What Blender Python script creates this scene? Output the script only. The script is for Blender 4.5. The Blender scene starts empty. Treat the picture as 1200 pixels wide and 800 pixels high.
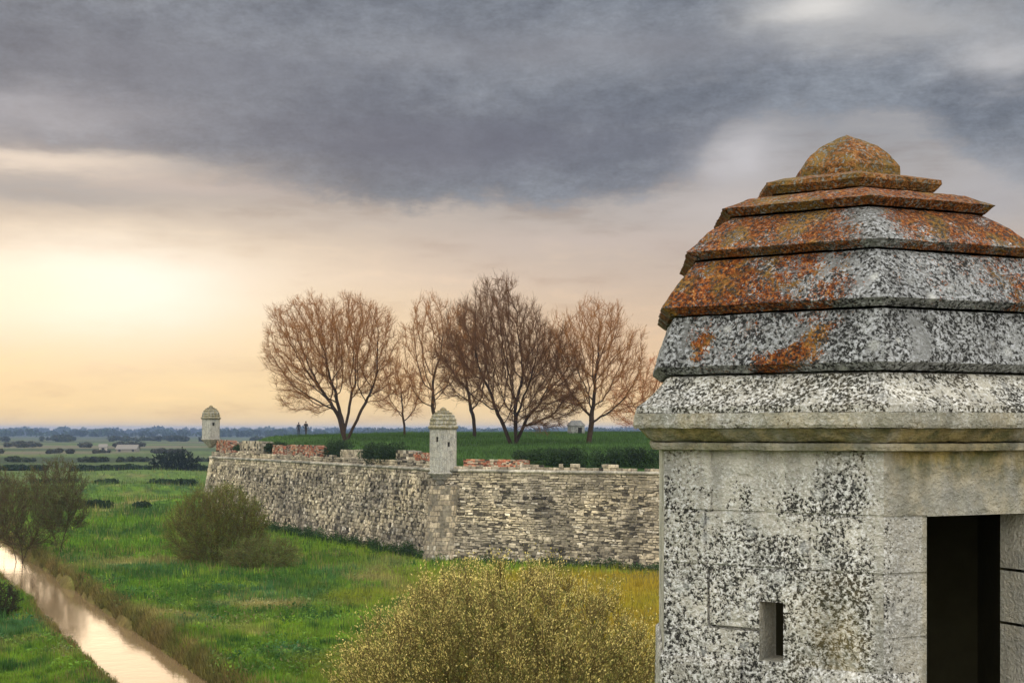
import bpy, bmesh, math, random
import numpy as np
from mathutils import Vector, noise as mnoise, kdtree
R = math.radians
random.seed(7); rng = np.random.default_rng(7)
SC = bpy.context.scene
COL = SC.collection
F = 1700.0            # focal length in pixels of the 1200 px wide photograph
HY = 503.0            # horizon row
GZ = -9.8             # level of the meadow below the eye
WZ = -10.5            # water level
CZ = -3.1             # cordon of the far bastion

def at(px, py, z):
    Y = F * z / (HY - py)
    return Vector(((px - 600) / F * Y, Y, z))

# ------------------------------------------------------------------ object helpers
def tag(o, label=None, cat=None, group=None, kind=None):
    if label: o['label'] = label
    if cat: o['category'] = cat
    if group: o['group'] = group
    if kind: o['kind'] = kind
    return o
def empty(name, loc=(0, 0, 0), rz=0, **k):
    o = bpy.data.objects.new(name, None); COL.objects.link(o)
    o.location = loc; o.rotation_euler = (0, 0, rz); o.empty_display_size = .3
    return tag(o, **k)
def link(name, me, mats=None, parent=None, loc=None):
    o = bpy.data.objects.new(name, me); COL.objects.link(o)
    if mats is not None:
        for m in (mats if isinstance(mats, (list, tuple)) else [mats]): me.materials.append(m)
    if parent: o.parent = parent
    if loc is not None: o.location = loc
    return o
def np_mesh(name, verts, faces, n=None, cols=None, smooth=False, uv=None):
    """verts (N,3); faces (M,k) all the same size k; cols (N,3) point colours"""
    verts = np.asarray(verts, dtype=np.float32); faces = np.asarray(faces, dtype=np.int32)
    k = faces.shape[1]; m = faces.shape[0]
    me = bpy.data.meshes.new(name)
    me.vertices.add(len(verts)); me.vertices.foreach_set('co', verts.ravel())
    me.loops.add(m * k); me.loops.foreach_set('vertex_index', faces.ravel())
    me.polygons.add(m)
    me.polygons.foreach_set('loop_start', np.arange(0, m * k, k, dtype=np.int32))
    me.polygons.foreach_set('loop_total', np.full(m, k, dtype=np.int32))
    me.polygons.foreach_set('use_smooth', np.full(m, smooth, dtype=bool))
    me.update(calc_edges=True)
    if cols is not None:
        a = me.color_attributes.new('Col', 'FLOAT_COLOR', 'POINT')
        c = np.ones((len(verts), 4), dtype=np.float32); c[:, :3] = cols
        a.data.foreach_set('color', c.ravel())
    return me
class MB:
    """collects quads/tris of mixed size into one mesh"""
    def __init__(s): s.v = []; s.f = []; s.c = []
    def add(s, vs, fs, col=(1, 1, 1)):
        b = len(s.v); s.v += [tuple(v) for v in vs]; s.f += [tuple(i + b for i in f) for f in fs]; s.c += [col] * len(vs)
    def box(s, c, h, rz=0, col=(1, 1, 1), taper=1.0, jit=0):
        cs, sn = math.cos(rz), math.sin(rz); vs = []
        for z in (-1, 1):
            t = taper if z > 0 else 1
            for x, y in ((-1, -1), (1, -1), (1, 1), (-1, 1)):
                X, Y = x * h[0] * t, y * h[1] * t
                vs.append((c[0] + X * cs - Y * sn + random.uniform(-jit, jit), c[1] + X * sn + Y * cs + random.uniform(-jit, jit), c[2] + z * h[2] + random.uniform(-jit, jit)))
        s.add(vs, [(3, 2, 1, 0), (4, 5, 6, 7), (0, 1, 5, 4), (1, 2, 6, 5), (2, 3, 7, 6), (3, 0, 4, 7)], col)
    def mesh(s, name, smooth=False):
        me = bpy.data.meshes.new(name); me.from_pydata(s.v, [], s.f); me.update()
        a = me.color_attributes.new('Col', 'FLOAT_COLOR', 'POINT')
        c = np.ones((len(s.v), 4), dtype=np.float32); c[:, :3] = s.c
        a.data.foreach_set('color', c.ravel())
        if smooth: me.polygons.foreach_set('use_smooth', [True] * len(me.polygons))
        return me

# ------------------------------------------------------------------ node helpers
class NT:
    def __init__(s, tree): s.t = tree; s.n = tree.nodes; s.l = tree.links
    def new(s, typ, **k):
        nd = s.n.new(typ)
        for a, b in k.items(): setattr(nd, a, b)
        return nd
    def put(s, sock, v):
        if isinstance(v, bpy.types.NodeSocket): s.l.new(v, sock)
        elif v is not None:
            if sock.type == 'RGBA' and hasattr(v, '__len__') and len(v) == 3: v = (*v, 1)
            sock.default_value = v
    def m(s, op, a, b=None, c=None, clamp=False):
        nd = s.new('ShaderNodeMath', operation=op, use_clamp=clamp)
        s.put(nd.inputs[0], a); s.put(nd.inputs[1], b); s.put(nd.inputs[2], c); return nd.outputs[0]
    def add(s, a, b): return s.m('ADD', a, b)
    def sub(s, a, b): return s.m('SUBTRACT', a, b)
    def mul(s, a, b): return s.m('MULTIPLY', a, b)
    def vm(s, op, a, b=None):
        nd = s.new('ShaderNodeVectorMath', operation=op); s.put(nd.inputs[0], a); s.put(nd.inputs[1], b); return nd.outputs[0]
    def noise(s, vec, scale, detail=4, rough=.55, dist=0, out=0):
        nd = s.new('ShaderNodeTexNoise'); s.put(nd.inputs['Vector'], vec); s.put(nd.inputs['Scale'], scale)
        nd.inputs['Detail'].default_value = detail; nd.inputs['Roughness'].default_value = rough; nd.inputs['Distortion'].default_value = dist
        return nd.outputs[out]
    def vor(s, vec, scale, feature='F1', out='Distance', rand=1):
        nd = s.new('ShaderNodeTexVoronoi', feature=feature); s.put(nd.inputs['Vector'], vec); s.put(nd.inputs['Scale'], scale)
        nd.inputs['Randomness'].default_value = rand; return nd.outputs[out]
    def ss(s, v, a, b):
        nd = s.new('ShaderNodeMapRange', interpolation_type='SMOOTHSTEP'); s.put(nd.inputs[0], v)
        s.put(nd.inputs[1], a); s.put(nd.inputs[2], b); return nd.outputs[0]
    def lin(s, v, a, b, c=0, d=1):
        nd = s.new('ShaderNodeMapRange'); s.put(nd.inputs[0], v)
        for i, q in enumerate((a, b, c, d)): s.put(nd.inputs[1 + i], q)
        return nd.outputs[0]
    def mix(s, f, a, b, mode='MIX'):
        nd = s.new('ShaderNodeMix', data_type='RGBA', blend_type=mode); s.put(nd.inputs[0], f); s.put(nd.inputs[6], a); s.put(nd.inputs[7], b); return nd.outputs[2]
    def ramp(s, v, stops, interp='LINEAR'):
        nd = s.new('ShaderNodeValToRGB'); s.put(nd.inputs[0], v); cr = nd.color_ramp; cr.interpolation = interp
        while len(cr.elements) < len(stops): cr.elements.new(.5)
        for e, (p, c) in zip(cr.elements, stops):
            e.position = p; e.color = (c, c, c, 1) if not hasattr(c, '__len__') else (*c, 1)
        return nd.outputs[0]
    def mapping(s, vec, sc=(1, 1, 1), loc=(0, 0, 0), rot=(0, 0, 0)):
        nd = s.new('ShaderNodeMapping'); s.put(nd.inputs[0], vec); nd.inputs[1].default_value = loc; nd.inputs[2].default_value = rot; nd.inputs[3].default_value = sc; return nd.outputs[0]
    def attr(s, name, out=0):
        return s.new('ShaderNodeAttribute', attribute_name=name).outputs[out]
def material(name, rough=.9, spec=.25):
    mt = bpy.data.materials.new(name); mt.use_nodes = True
    n = NT(mt.node_tree); b = mt.node_tree.nodes['Principled BSDF']
    b.inputs['Roughness'].default_value = rough; b.inputs['Specular IOR Level'].default_value = spec
    tc = n.new('ShaderNodeTexCoord')
    return mt, n, b, tc
def bump(n, b, h, strength=.5, dist=.02):
    nd = n.new('ShaderNodeBump'); nd.inputs['Strength'].default_value = strength; nd.inputs['Distance'].default_value = dist
    n.put(nd.inputs['Height'], h); n.put(b.inputs['Normal'], nd.outputs[0])

M = {}
def mk_attr_mat(name, scale=3, amt=.5, rough=.9, spec=.2, trans=0, bumpd=0):
    """colour from the mesh's own colour attribute, broken up by noise"""
    mt, n, b, tc = material(name, rough, spec)
    c = n.attr('Col'); nz = n.noise(tc.outputs['Object'], scale, 4, .6)
    k = n.lin(nz, .3, .7, 1 - amt, 1 + amt)
    if name == 'masonry':
        k = n.mul(k, n.lin(n.noise(n.mapping(tc.outputs['Object'], (.55, .55, .16)), 1.0, 5, .65), .35, .62, .62, 1.18)); k = n.mul(k, n.lin(n.noise(tc.outputs['Object'], 1.1, 4, .6), .35, .65, .8, 1.15))
    cc = n.vm('MULTIPLY', c, k)
    n.put(b.inputs['Base Color'], cc)
    if bumpd: bump(n, b, nz, .8, bumpd)
    if trans:
        out = [x for x in n.n if x.type == 'OUTPUT_MATERIAL'][0]
        tr = n.new('ShaderNodeBsdfTranslucent'); n.put(tr.inputs[0], cc)
        ms = n.new('ShaderNodeMixShader'); ms.inputs[0].default_value = trans
        n.l.new(b.outputs[0], ms.inputs[1]); n.l.new(tr.outputs[0], ms.inputs[2]); n.l.new(ms.outputs[0], out.inputs[0])
    M[name] = mt
mk_attr_mat('masonry', 5, .45, bumpd=.03)
mk_attr_mat('leaf', .6, .25, .7, .3, trans=.35)
mk_attr_mat('grass_blade', .5, .25, .65, .3, trans=.4)
mk_attr_mat('bark', 6, .3, .9, .15)
mk_attr_mat('plain', 4, .1, .8, .2)

def speckled(name, roof=False, fine=1.0):
    """lichen-spotted limestone: black and white crusts, orange lichen, damp stains"""
    mt, n, b, tc = material(name, .92, .2)
    P = tc.outputs['Object']
    A = n.attr('Col'); sep = n.new('ShaderNodeSeparateColor'); n.put(sep.inputs[0], A)
    lich, ora, damp = sep.outputs[0], sep.outputs[1], sep.outputs[2]
    Pw = n.vm('ADD', P, n.vm('SCALE', n.noise(P, 9 * fine, 3, .6, out=1)));
    Pw.node.inputs[1].links[0].from_node.inputs['Scale'].default_value = .018 / fine
    n1 = n.noise(Pw, 62 * fine, 2.5, .62)
    n2 = n.noise(Pw, 115 * fine, 2, .6)
    n3 = n.noise(P, 3.2, 4, .6)
    n4 = n.noise(P, 9, 5, .65)
    # ground stone
    base = n.mix(n.ss(n3, .35, .68), (.46, .435, .37), (.28, .275, .25))
    base = n.mix(n.ss(n4, .5, .72), base, (.50, .48, .42))
    if roof: base = n.mix(n.ss(n3, .3, .7), (.13, .13, .125), (.27, .275, .27))
    # crust
    patch = n.m('MULTIPLY', lich, n.ss(n3, .22, .5))
    patch = n.m('MAXIMUM', n.mul(patch, n.ss(n.noise(P, 2.3, 4, .68), .27, .47)), n.mul(lich, n.ss(n4, .40, .56)))
    thr = n.lin(n.mul(patch, n.lin(n.noise(P, 6, 3, .6), .35, .62, .78, 1.0)), 0, 1, .25, .512)
    blk = n.m('SUBTRACT', 1.0, n.ss(n.add(n.mul(n1, .62), n.mul(n2, .38)), n.sub(thr, .05), n.add(thr, .02)))
    wht = n.mul(n.ss(n.add(n.mul(n1, .6), n.mul(n.noise(Pw, 90 * fine, 2, .6), .4)), .50, .60), n.lin(patch, 0, 1, .12, .9))
    col = n.mix(wht, base, (.40, .41, .425) if roof else (.70, .70, .68))
    # rounded crustose rosettes, smoother and greyer than the rest
    vd = n.vor(Pw, 11 * fine); vc = n.vor(Pw, 11 * fine, out='Color'); vs_ = n.new('ShaderNodeSeparateColor'); n.put(vs_.inputs[0], vc)
    ros = n.mul(n.ss(n.add(vd, n.mul(n.sub(n1, .5), .5)), n.add(.16, n.mul(vs_.outputs[1], .25)), .08), n.m('GREATER_THAN', vs_.outputs[0], .62))
    ros = n.mul(ros, lich)
    col = n.mix(n.mul(blk, .95), col, (.016, .016, .015))
    col = n.mix(n.mul(ros, .8), col, n.mix(vs_.outputs[2], (.24, .245, .24), (.58, .58, .55)))
    # orange lichen
    on = n.add(n.mul(n.noise(Pw, 7, 5, .75), .72), n.mul(n.noise(Pw, 38, 3, .6), .28))
    om = n.ss(n.add(n.add(n.mul(on, 1.0), n.mul(n.sub(n2, .5), .55)), n.sub(ora, 1.03)), -.02, .05)
    of = n.noise(Pw, 60, 3, .7)
    oc = n.ramp(of, [(.36, (.015, .009, .005)), (.46, (.10, .026, .006)), (.54, (.23, .058, .010)), (.62, (.32, .125, .028)), (.70, (.42, .27, .12))])
    oc = n.mix(n.mul(n.ss(n.noise(P, 5, 3, .6), .48, .62), .75), oc, n.mix(n.ss(n1, .4, .6), (.05, .035, .008), (.22, .13, .03)))
    col = n.mix(n.mul(om, n.ss(n1, .36, .47)), col, oc)
    # damp and algae
    dm = n.mul(damp, n.ss(n.noise(n.mapping(P, (5, 5, 1.6)), 1.0, 4, .6), .25, .6))
    dc = n.mix(n.ss(n4, .4, .62), (.10, .095, .03), (.30, .23, .085))
    col = n.mix(dm, col, dc)
    col = n.vm('MULTIPLY', col, n.lin(n.noise(n.mapping(P, (9, 9, .9)), 1.0, 4, .6), .35, .65, .74, 1.10))
    n.put(b.inputs['Base Color'], col)
    h = n.add(n.sub(n.mul(n1, 1.0), n.mul(blk, .35)), n.mul(n4, .8))
    bump(n, b, h, .75, .022 / fine)
    M[name] = mt
speckled('turret_stone'); speckled('roof_stone', roof=True); speckled('far_turret_stone', fine=.2)

mt, n, b, tc = material('shaded_stone', .95, .1)  # near turret's interior: doorway shade painted in as a darker stone colour
n.put(b.inputs['Base Color'], n.mix(n.noise(tc.outputs['Object'], 3, 5, .65), (.035, .032, .016), (.10, .09, .05))); bump(n, b, n.noise(tc.outputs['Object'], 18, 4), .6, .01); M['shaded_stone'] = mt
# ------------------------------------------------------------------ watch turrets
def noisev(p, s=1.0, off=0):
    return mnoise.noise(Vector((p[0] * s + off, p[1] * s - off, p[2] * s + 2 * off)))
def hexring(Rr, z, phi, n):
    """n points per side"""
    out = []
    for k in range(6):
        a0, a1 = phi + R(60 * k), phi + R(60 * (k + 1))
        p0 = (Rr * math.sin(a0), -Rr * math.cos(a0)); p1 = (Rr * math.sin(a1), -Rr * math.cos(a1))
        for i in range(n):
            t = i / n
            out.append([p0[0] + (p1[0] - p0[0]) * t, p0[1] + (p1[1] - p0[1]) * t, z])
    return out
def course(prof, phi, n, jit, colf, step=.02, cap=False):
    """loft of hexagonal rings along a profile [(radius, z)], weathered by noise"""
    pts = []
    for (r0, z0), (r1, z1) in zip(prof, prof[1:]):
        L = math.hypot(r1 - r0, z1 - z0); k = max(1, int(L / step))
        for i in range(k): pts.append((r0 + (r1 - r0) * i / k, z0 + (z1 - z0) * i / k))
    pts.append(prof[-1])
    V = []
    off = random.uniform(0, 50)
    for r_, z_ in pts: V += hexring(max(r_, 1e-4), z_, phi, n)
    V = np.array(V)
    cols = np.zeros((len(V), 3))
    for i, p in enumerate(V):
        if jit:
            d = noisev(p, 2.2, off) * jit * 1.3 + noisev(p, 8, off) * jit * .7 + noisev(p, 30, off) * jit * .95
            e = max(0, noisev(p, 5, off + 9)) * jit
            rr = math.hypot(p[0], p[1]) + 1e-6
            V[i, 0] += p[0] / rr * (d - e); V[i, 1] += p[1] / rr * (d - e)
            V[i, 2] += (noisev(p, 1.7, off + 20) * .3 + noisev(p, 9, off + 5) * .45 + noisev(p, 24, off + 5) * .3) * jit
        cols[i] = colf(p)
    m = 6 * n; nr = len(pts); fs = []
    for j in range(nr - 1):
        a = np.arange(m); b = (a + 1) % m
        fs.append(np.stack([j * m + a, (j + 1) * m + a, (j + 1) * m + b, j * m + b], 1))
    return V, np.concatenate(fs), cols

def panel(P0, P1, z0, z1, holes, joints, step, jit, colf, groove=.010, mirror=False):
    """one wall face between two plan points, as a fine grid with openings and sunk joints.
    holes: (u0,u1,z0,z1) in metres along the face; joints: ('h'|'v', pos, a, b)"""
    L = (P1 - P0).length; d = (P1 - P0) / L; nrm = Vector((d.y, -d.x, 0))
    us = set(np.round(np.arange(0, L, step), 4)) | {L}; zs = set(np.round(np.arange(z0, z1, step), 4)) | {z1}
    gw = .0035
    for h in holes:
        us |= {h[0], h[1]}; zs |= {h[2], h[3]}
    for k, p, a, b, *_d in joints:
        for q in (p - 2 * gw, p - gw, p + gw, p + 2 * gw):
            (zs if k == 'h' else us).add(q)
    us = sorted(u for u in us if 0 <= u <= L); zs = sorted(z for z in zs if z0 <= z <= z1)
    def thin(v, keep):
        o = [v[0]]
        for q in v[1:]:
            if q - o[-1] < 1e-4: continue
            o.append(q)
        return o
    us = thin(us, 0); zs = thin(zs, 0)
    off = random.uniform(0, 50)
    V = []; C = []
    for z in zs:
        for u in us:
            p = P0 + d * u; dep = 0
            q = (p.x, p.y, z)
            edge = min(u, L - u)
            fade = 1 if not edge < .004 else .3
            if jit:
                dep = (noisev(q, 3, off) * .9 + noisev(q, 14, off) * .6 + noisev(q, 40, off) * .7) * jit * fade
                dep -= max(0, noisev(q, 22, off + 7) - .25) * jit * 4
            for h in holes:
                if h[0] - 1e-4 <= u <= h[1] + 1e-4 and h[2] - 1e-4 <= z <= h[3] + 1e-4: dep = 0
            wob = noisev(q, 6, 3) * .003
            for k, pp, a, b, *_d in joints:
                s_, t_ = (z, u) if k == 'h' else (u, z)
                if a <= t_ <= b and abs(s_ - pp) < gw * 1.2: dep -= groove * (3.0 if _d else max(.25, min(1, .65 + noisev(q, 7, 11))))
            V.append((p.x + nrm.x * dep, p.y + nrm.y * dep, z)); C.append(colf(q, u, z, L))
    nu = len(us); fs = []
    for j in range(len(zs) - 1):
        zc = (zs[j] + zs[j + 1]) / 2
        for i in range(nu - 1):
            uc = (us[i] + us[i + 1]) / 2
            if any(h[0] < uc < h[1] and h[2] < zc < h[3] for h in holes): continue
            a = j * nu + i; fs.append((a, a + 1, a + nu + 1, a + nu))
    return V, fs, C, d, nrm

def make_turret(name, X, Y, phi, s, zc, body_h, n, jit, label, mat, near=False, slits=(), corbel=True, group=None):
    """six-sided stone watch turret; z = 0 of the profile is the photograph's eye level for the near one"""
    root = empty(name, (X, Y, zc - body_h * s), label=label, cat='watch turret', group=group)
    Z0 = body_h            # local z of the cornice foot (unscaled)
    def S(V): return np.array(V) * s
    phase = phi
    st = .018 if near else .12
    nn = n
    tiers = [  # (profile, orange, lichen, damp)
        ([(.0, 1.420), (.075, 1.388), (.15, 1.350), (.215, 1.300), (.262, 1.240), (.262, 1.192), (.2, 1.186)], .86, .35, .25, 'finial'),
        ([(.18, 1.195), (.36, 1.183), (.466, 1.155), (.468, 1.136), (.430, 1.104), (.32, 1.115)], .74, .45, .3, 'roof_course'),
        ([(.33, 1.110), (.424, 1.097), (.57, 1.072), (.713, 1.016), (.668, .984), (.56, .995)], .80, .5, .1, 'roof_course'),
        ([(.57, .988), (.660, .974), (.79, .900), (.906, .806), (.860, .774), (.75, .785)], .63, .9, .05, 'roof_course'),
        ([(.77, .778), (.851, .763), (.957, .655), (1.036, .547), (.988, .514), (.86, .525)], .58, .95, .0, 'roof_course'),
        ([(.88, .518), (.979, .503), (1.030, .390), (1.066, .279), (1.018, .246), (.90, .257)], .43, 1, .0, 'roof_course'),
        ([(.92, .250), (1.008, .235), (1.054, .185), (1.095, .150), (1.135, .118), (1.165, .100), (1.168, .072), (1.13, .074)], .2, 1.0, .1, 'cornice_slope'),
        ([(1.10, .078), (1.176, .070), (1.180, .020), (1.172, .006), (1.12, .010)], .25, .6, .45, 'cornice'),
        ([(1.10, .012), (1.150, .004), (1.128, -.012), (1.098, -.040), (1.078, -.052), (1.05, -.054)], .2, .1, .9, 'cornice'),
        ([(1.03, -.055), (1.080, -.058), (1.088, -.070), (1.080, -.088), (1.02, -.092)], .2, .1, .7, 'cornice')]
    for prof, orr, lc, dp, nm in tiers:
        ztop, zbot = prof[0][1], min(p[1] for p in prof)
        if not near: orr *= .62; lc *= .6; dp = .8
        def colf(p, orr=orr, lc=lc, dp=dp, zbot=zbot, ztop=ztop, nm=nm):
            o = orr
            ax = math.atan2(p[0], -p[1]) - phi    # 0 at the arris towards the viewer
            if nm == 'roof_course':
                if orr < .7: o -= .22 * math.exp(-(ax / .16) ** 2)              # the bare arris
                if orr == .43:
                    o += .30 * math.exp(-((ax + .87) / .045) ** 2 - ((p[2] - .375) / .07) ** 2) - .1 * (ax < -.95) + .20 * math.exp(-((ax + .27 - (p[2] - .40) * 1.6) / .075) ** 2) + .14 * math.exp(-((ax + .45) / .2) ** 2 - ((p[2] - .31) / .03) ** 2)
                    if ax > 0: o -= .25
                if orr == .58:
                    o += .1 * math.exp(-((ax + .9) / .18) ** 2)
                    if ax > .1: o -= .15
                    o += .1 * math.exp(-((ax - .85) / .2) ** 2)
            return (lc, max(0, min(1, o)), dp)
        V, f, c = course(prof, phase, nn, jit, colf, st)
        V[:, 2] += Z0
        me = np_mesh(nm, S(V), f, cols=c, smooth=True); me.set_sharp_from_angle(angle=R(28))
        link(nm, me, M['roof_stone'] if near and nm in ('roof_course', 'finial') else mat, root)
    # walls
    Rb = 1.026; t = .173
    vs = [Vector((Rb * math.sin(phase + R(60 * k)), -Rb * math.cos(phase + R(60 * k)), 0)) for k in range(6)]
    zb, zt = 0.0, Z0 - .09
    plinth = Z0 - 1.02
    MBw = MB(); inner = MB()
    ap = Rb * math.cos(R(30)); k_in = (ap - t) / ap
    for k in range(6):
        P0, P1 = vs[k], vs[(k + 1) % 6]
        L = (P1 - P0).length
        holes = []; joints = []
        if near:
            zj = [Z0 - .36, Z0 - .60, Z0 - .868, Z0 - 1.15, Z0 - 1.45, Z0 - 1.75, Z0 - 2.0]
            for i, z in enumerate(zj): joints.append(('h', z, 0 if i != 2 or k != 5 else .19, L if i != 2 or k != 5 else .58))
            tops = [zt] + zj
            for i in range(len(zj)):
                for u in ((.24, ) if i % 2 == 0 else (.21, .70)): joints.append(('v', u, tops[i + 1], tops[i]))
            if k == 5: joints += [('v', .223, Z0 - .868, Z0 - .61, 1), ('h', Z0 - .871, .223, .457 * L, 1)]
            if k == 5: holes.append((.457 * L, .566 * L, Z0 - 1.0, Z0 - .744))
            if k == 0:
                holes.append((.221 * L, .779 * L, .05, Z0 - .364))
                joints = [j for j in joints if j[0] == 'h'][:0] + [('h', Z0 - .364, 0, .221 * L), ('h', Z0 - .60, 0, .221 * L), ('h', Z0 - .868, 0, .221 * L), ('h', Z0 - 1.15, 0, .221 * L), ('h', Z0 - .364, .779 * L, L)]
        for kk, u0, u1, z0_, z1_ in slits:
            if kk == k: holes.append((u0 * L, u1 * L, Z0 + z0_, Z0 + z1_))
        def colf(q, u, z, L, k=k):
            zz = z - Z0
            if not near: return (.3 + .3 * noisev(q, .8, 4), .1, max(0, .1 + .3 * noisev(q, .6, 14)))
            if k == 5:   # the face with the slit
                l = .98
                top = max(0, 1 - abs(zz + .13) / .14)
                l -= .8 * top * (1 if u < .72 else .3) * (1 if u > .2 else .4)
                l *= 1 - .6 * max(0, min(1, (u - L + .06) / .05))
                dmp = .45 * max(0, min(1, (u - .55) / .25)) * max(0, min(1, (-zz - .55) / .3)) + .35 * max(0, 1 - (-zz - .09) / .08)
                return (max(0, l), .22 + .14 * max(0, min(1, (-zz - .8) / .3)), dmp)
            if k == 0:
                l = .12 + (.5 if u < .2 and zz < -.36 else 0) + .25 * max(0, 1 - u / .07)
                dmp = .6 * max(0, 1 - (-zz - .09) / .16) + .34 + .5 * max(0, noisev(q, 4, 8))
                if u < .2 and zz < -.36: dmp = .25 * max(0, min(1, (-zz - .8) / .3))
                return (l, .2, dmp)
            return (.5, .2, .15)
        stp = .011 if near and k in (0, 5) else (.05 if near else .35)
        V, f, C, d, nrm = panel(P0, P1, zb, zt, holes, joints, stp, .004 if near else .012, colf)
        MBw.v += [tuple(v) for v in V][:0]
        b0 = len(MBw.v); MBw.v += V; MBw.f += [tuple(i + b0 for i in q) for q in f]; MBw.c += C
        # inner face and reveals
        I0, I1 = P0 * k_in, P1 * k_in
        def inn(u, z, P0=P0, d=d, nrm=nrm): 
            p = P0 + d * u - nrm * t; return (p.x, p.y, z)
        def out(u, z, P0=P0, d=d): p = P0 + d * u; return (p.x, p.y, z)
        ho = list(holes)
        ulo = t * math.tan(R(30)); uhi = L - ulo
        zz = sorted({zb, zt} | {h[2] for h in ho} | {h[3] for h in ho}); uu = sorted({ulo, uhi} | {h[0] for h in ho} | {h[1] for h in ho})
        for a, b in zip(zz, zz[1:]):
            for c_, e in zip(uu, uu[1:]):
                if any(h[0] < (c_ + e) / 2 < h[1] and h[2] < (a + b) / 2 < h[3] for h in ho): continue
                inner.add([inn(c_, a), inn(e, a), inn(e, b), inn(c_, b)], [(3, 2, 1, 0)], (.1, .2, .6))
        for h in ho:
            seg = 14 if near else 1
            zsg = [h[2] + (h[3] - h[2]) * i / seg for i in range(seg + 1)]
            if near and k == 0:
                zsg = sorted(set([h[2], h[3]] + [q for j in (Z0 - .62, Z0 - .858, Z0 - 1.15, Z0 - 1.45) for q in (j - .006, j, j + .006)] + list(np.arange(h[2], h[3], .1))))
            for u, sg in ((h[0], 1), (h[1], -1)):
                for a, b in zip(zsg, zsg[1:]):
                    q = [out(u, a), inn(u, a), inn(u, b), out(u, b)]
                    if near and k == 0 and sg < 0 and b - a < .0065:   # sunk joint in the reveal
                        continue
                    MBw.add(q, [(0, 1, 2, 3) if sg > 0 else (3, 2, 1, 0)], (.15, .2, .25))
            MBw.add([out(h[0], h[3]), out(h[1], h[3]), inn(h[1], h[3]), inn(h[0], h[3])], [(3, 2, 1, 0)], (.1, .1, .5))
            MBw.add([out(h[0], h[2]), out(h[1], h[2]), inn(h[1], h[2]), inn(h[0], h[2])], [(0, 1, 2, 3)], (.3, .1, .3))
    MBw.v = [tuple(c * s for c in v) for v in MBw.v]
    link('wall', MBw.mesh('wall', smooth=False), mat, root)
    iv = [v * k_in for v in vs]
    inner.add([(v.x, v.y, zt - .03) for v in iv], [(0, 1, 2, 3, 4, 5)], (.1, .1, .7))
    inner.add([(v.x, v.y, zb + .04) for v in iv], [(5, 4, 3, 2, 1, 0)], (.1, .1, .7))
    inner.v = [tuple(c * s for c in v) for v in inner.v]
    link('interior', inner.mesh('interior'), M['shaded_stone'] if near else mat, root)
    def flat(lc, o, dp): return lambda p: (lc, o, dp)
    if near:
        V, f, c = course([(1.03, plinth + .012), (1.045, plinth), (1.05, plinth - .02), (1.05, 0.0), (1.02, 0)], phase, nn, jit * .6, flat(.9, .2, .05), .02)
        # leave the plinth out across the doorway
        keep = []
        m = 6 * nn
        for q in f:
            kx = [(i % m) / nn for i in q]
            keep.append(not (all(.17 < x < .83 for x in kx)) and not (all(5.38 < x < 5.65 for x in kx)))
        link('plinth', np_mesh('plinth', S(V), f[np.array(keep)], cols=c, smooth=True), mat, root)
    if corbel:
        V, f, c = course([(1.02, .0), (1.14, -.02), (1.14, -.12), (1.0, -.16), (1.0, -.24), (.8, -.34), (.8, -.44), (.55, -.6), (.5, -.75), (.2, -.95), (0, -1.0)], phase, max(4, nn // 3), jit, flat(.4, .2, .3), .1)
        link('corbel', np_mesh('corbel', S(V), f, cols=c, smooth=True), mat, root)
    return root

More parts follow.
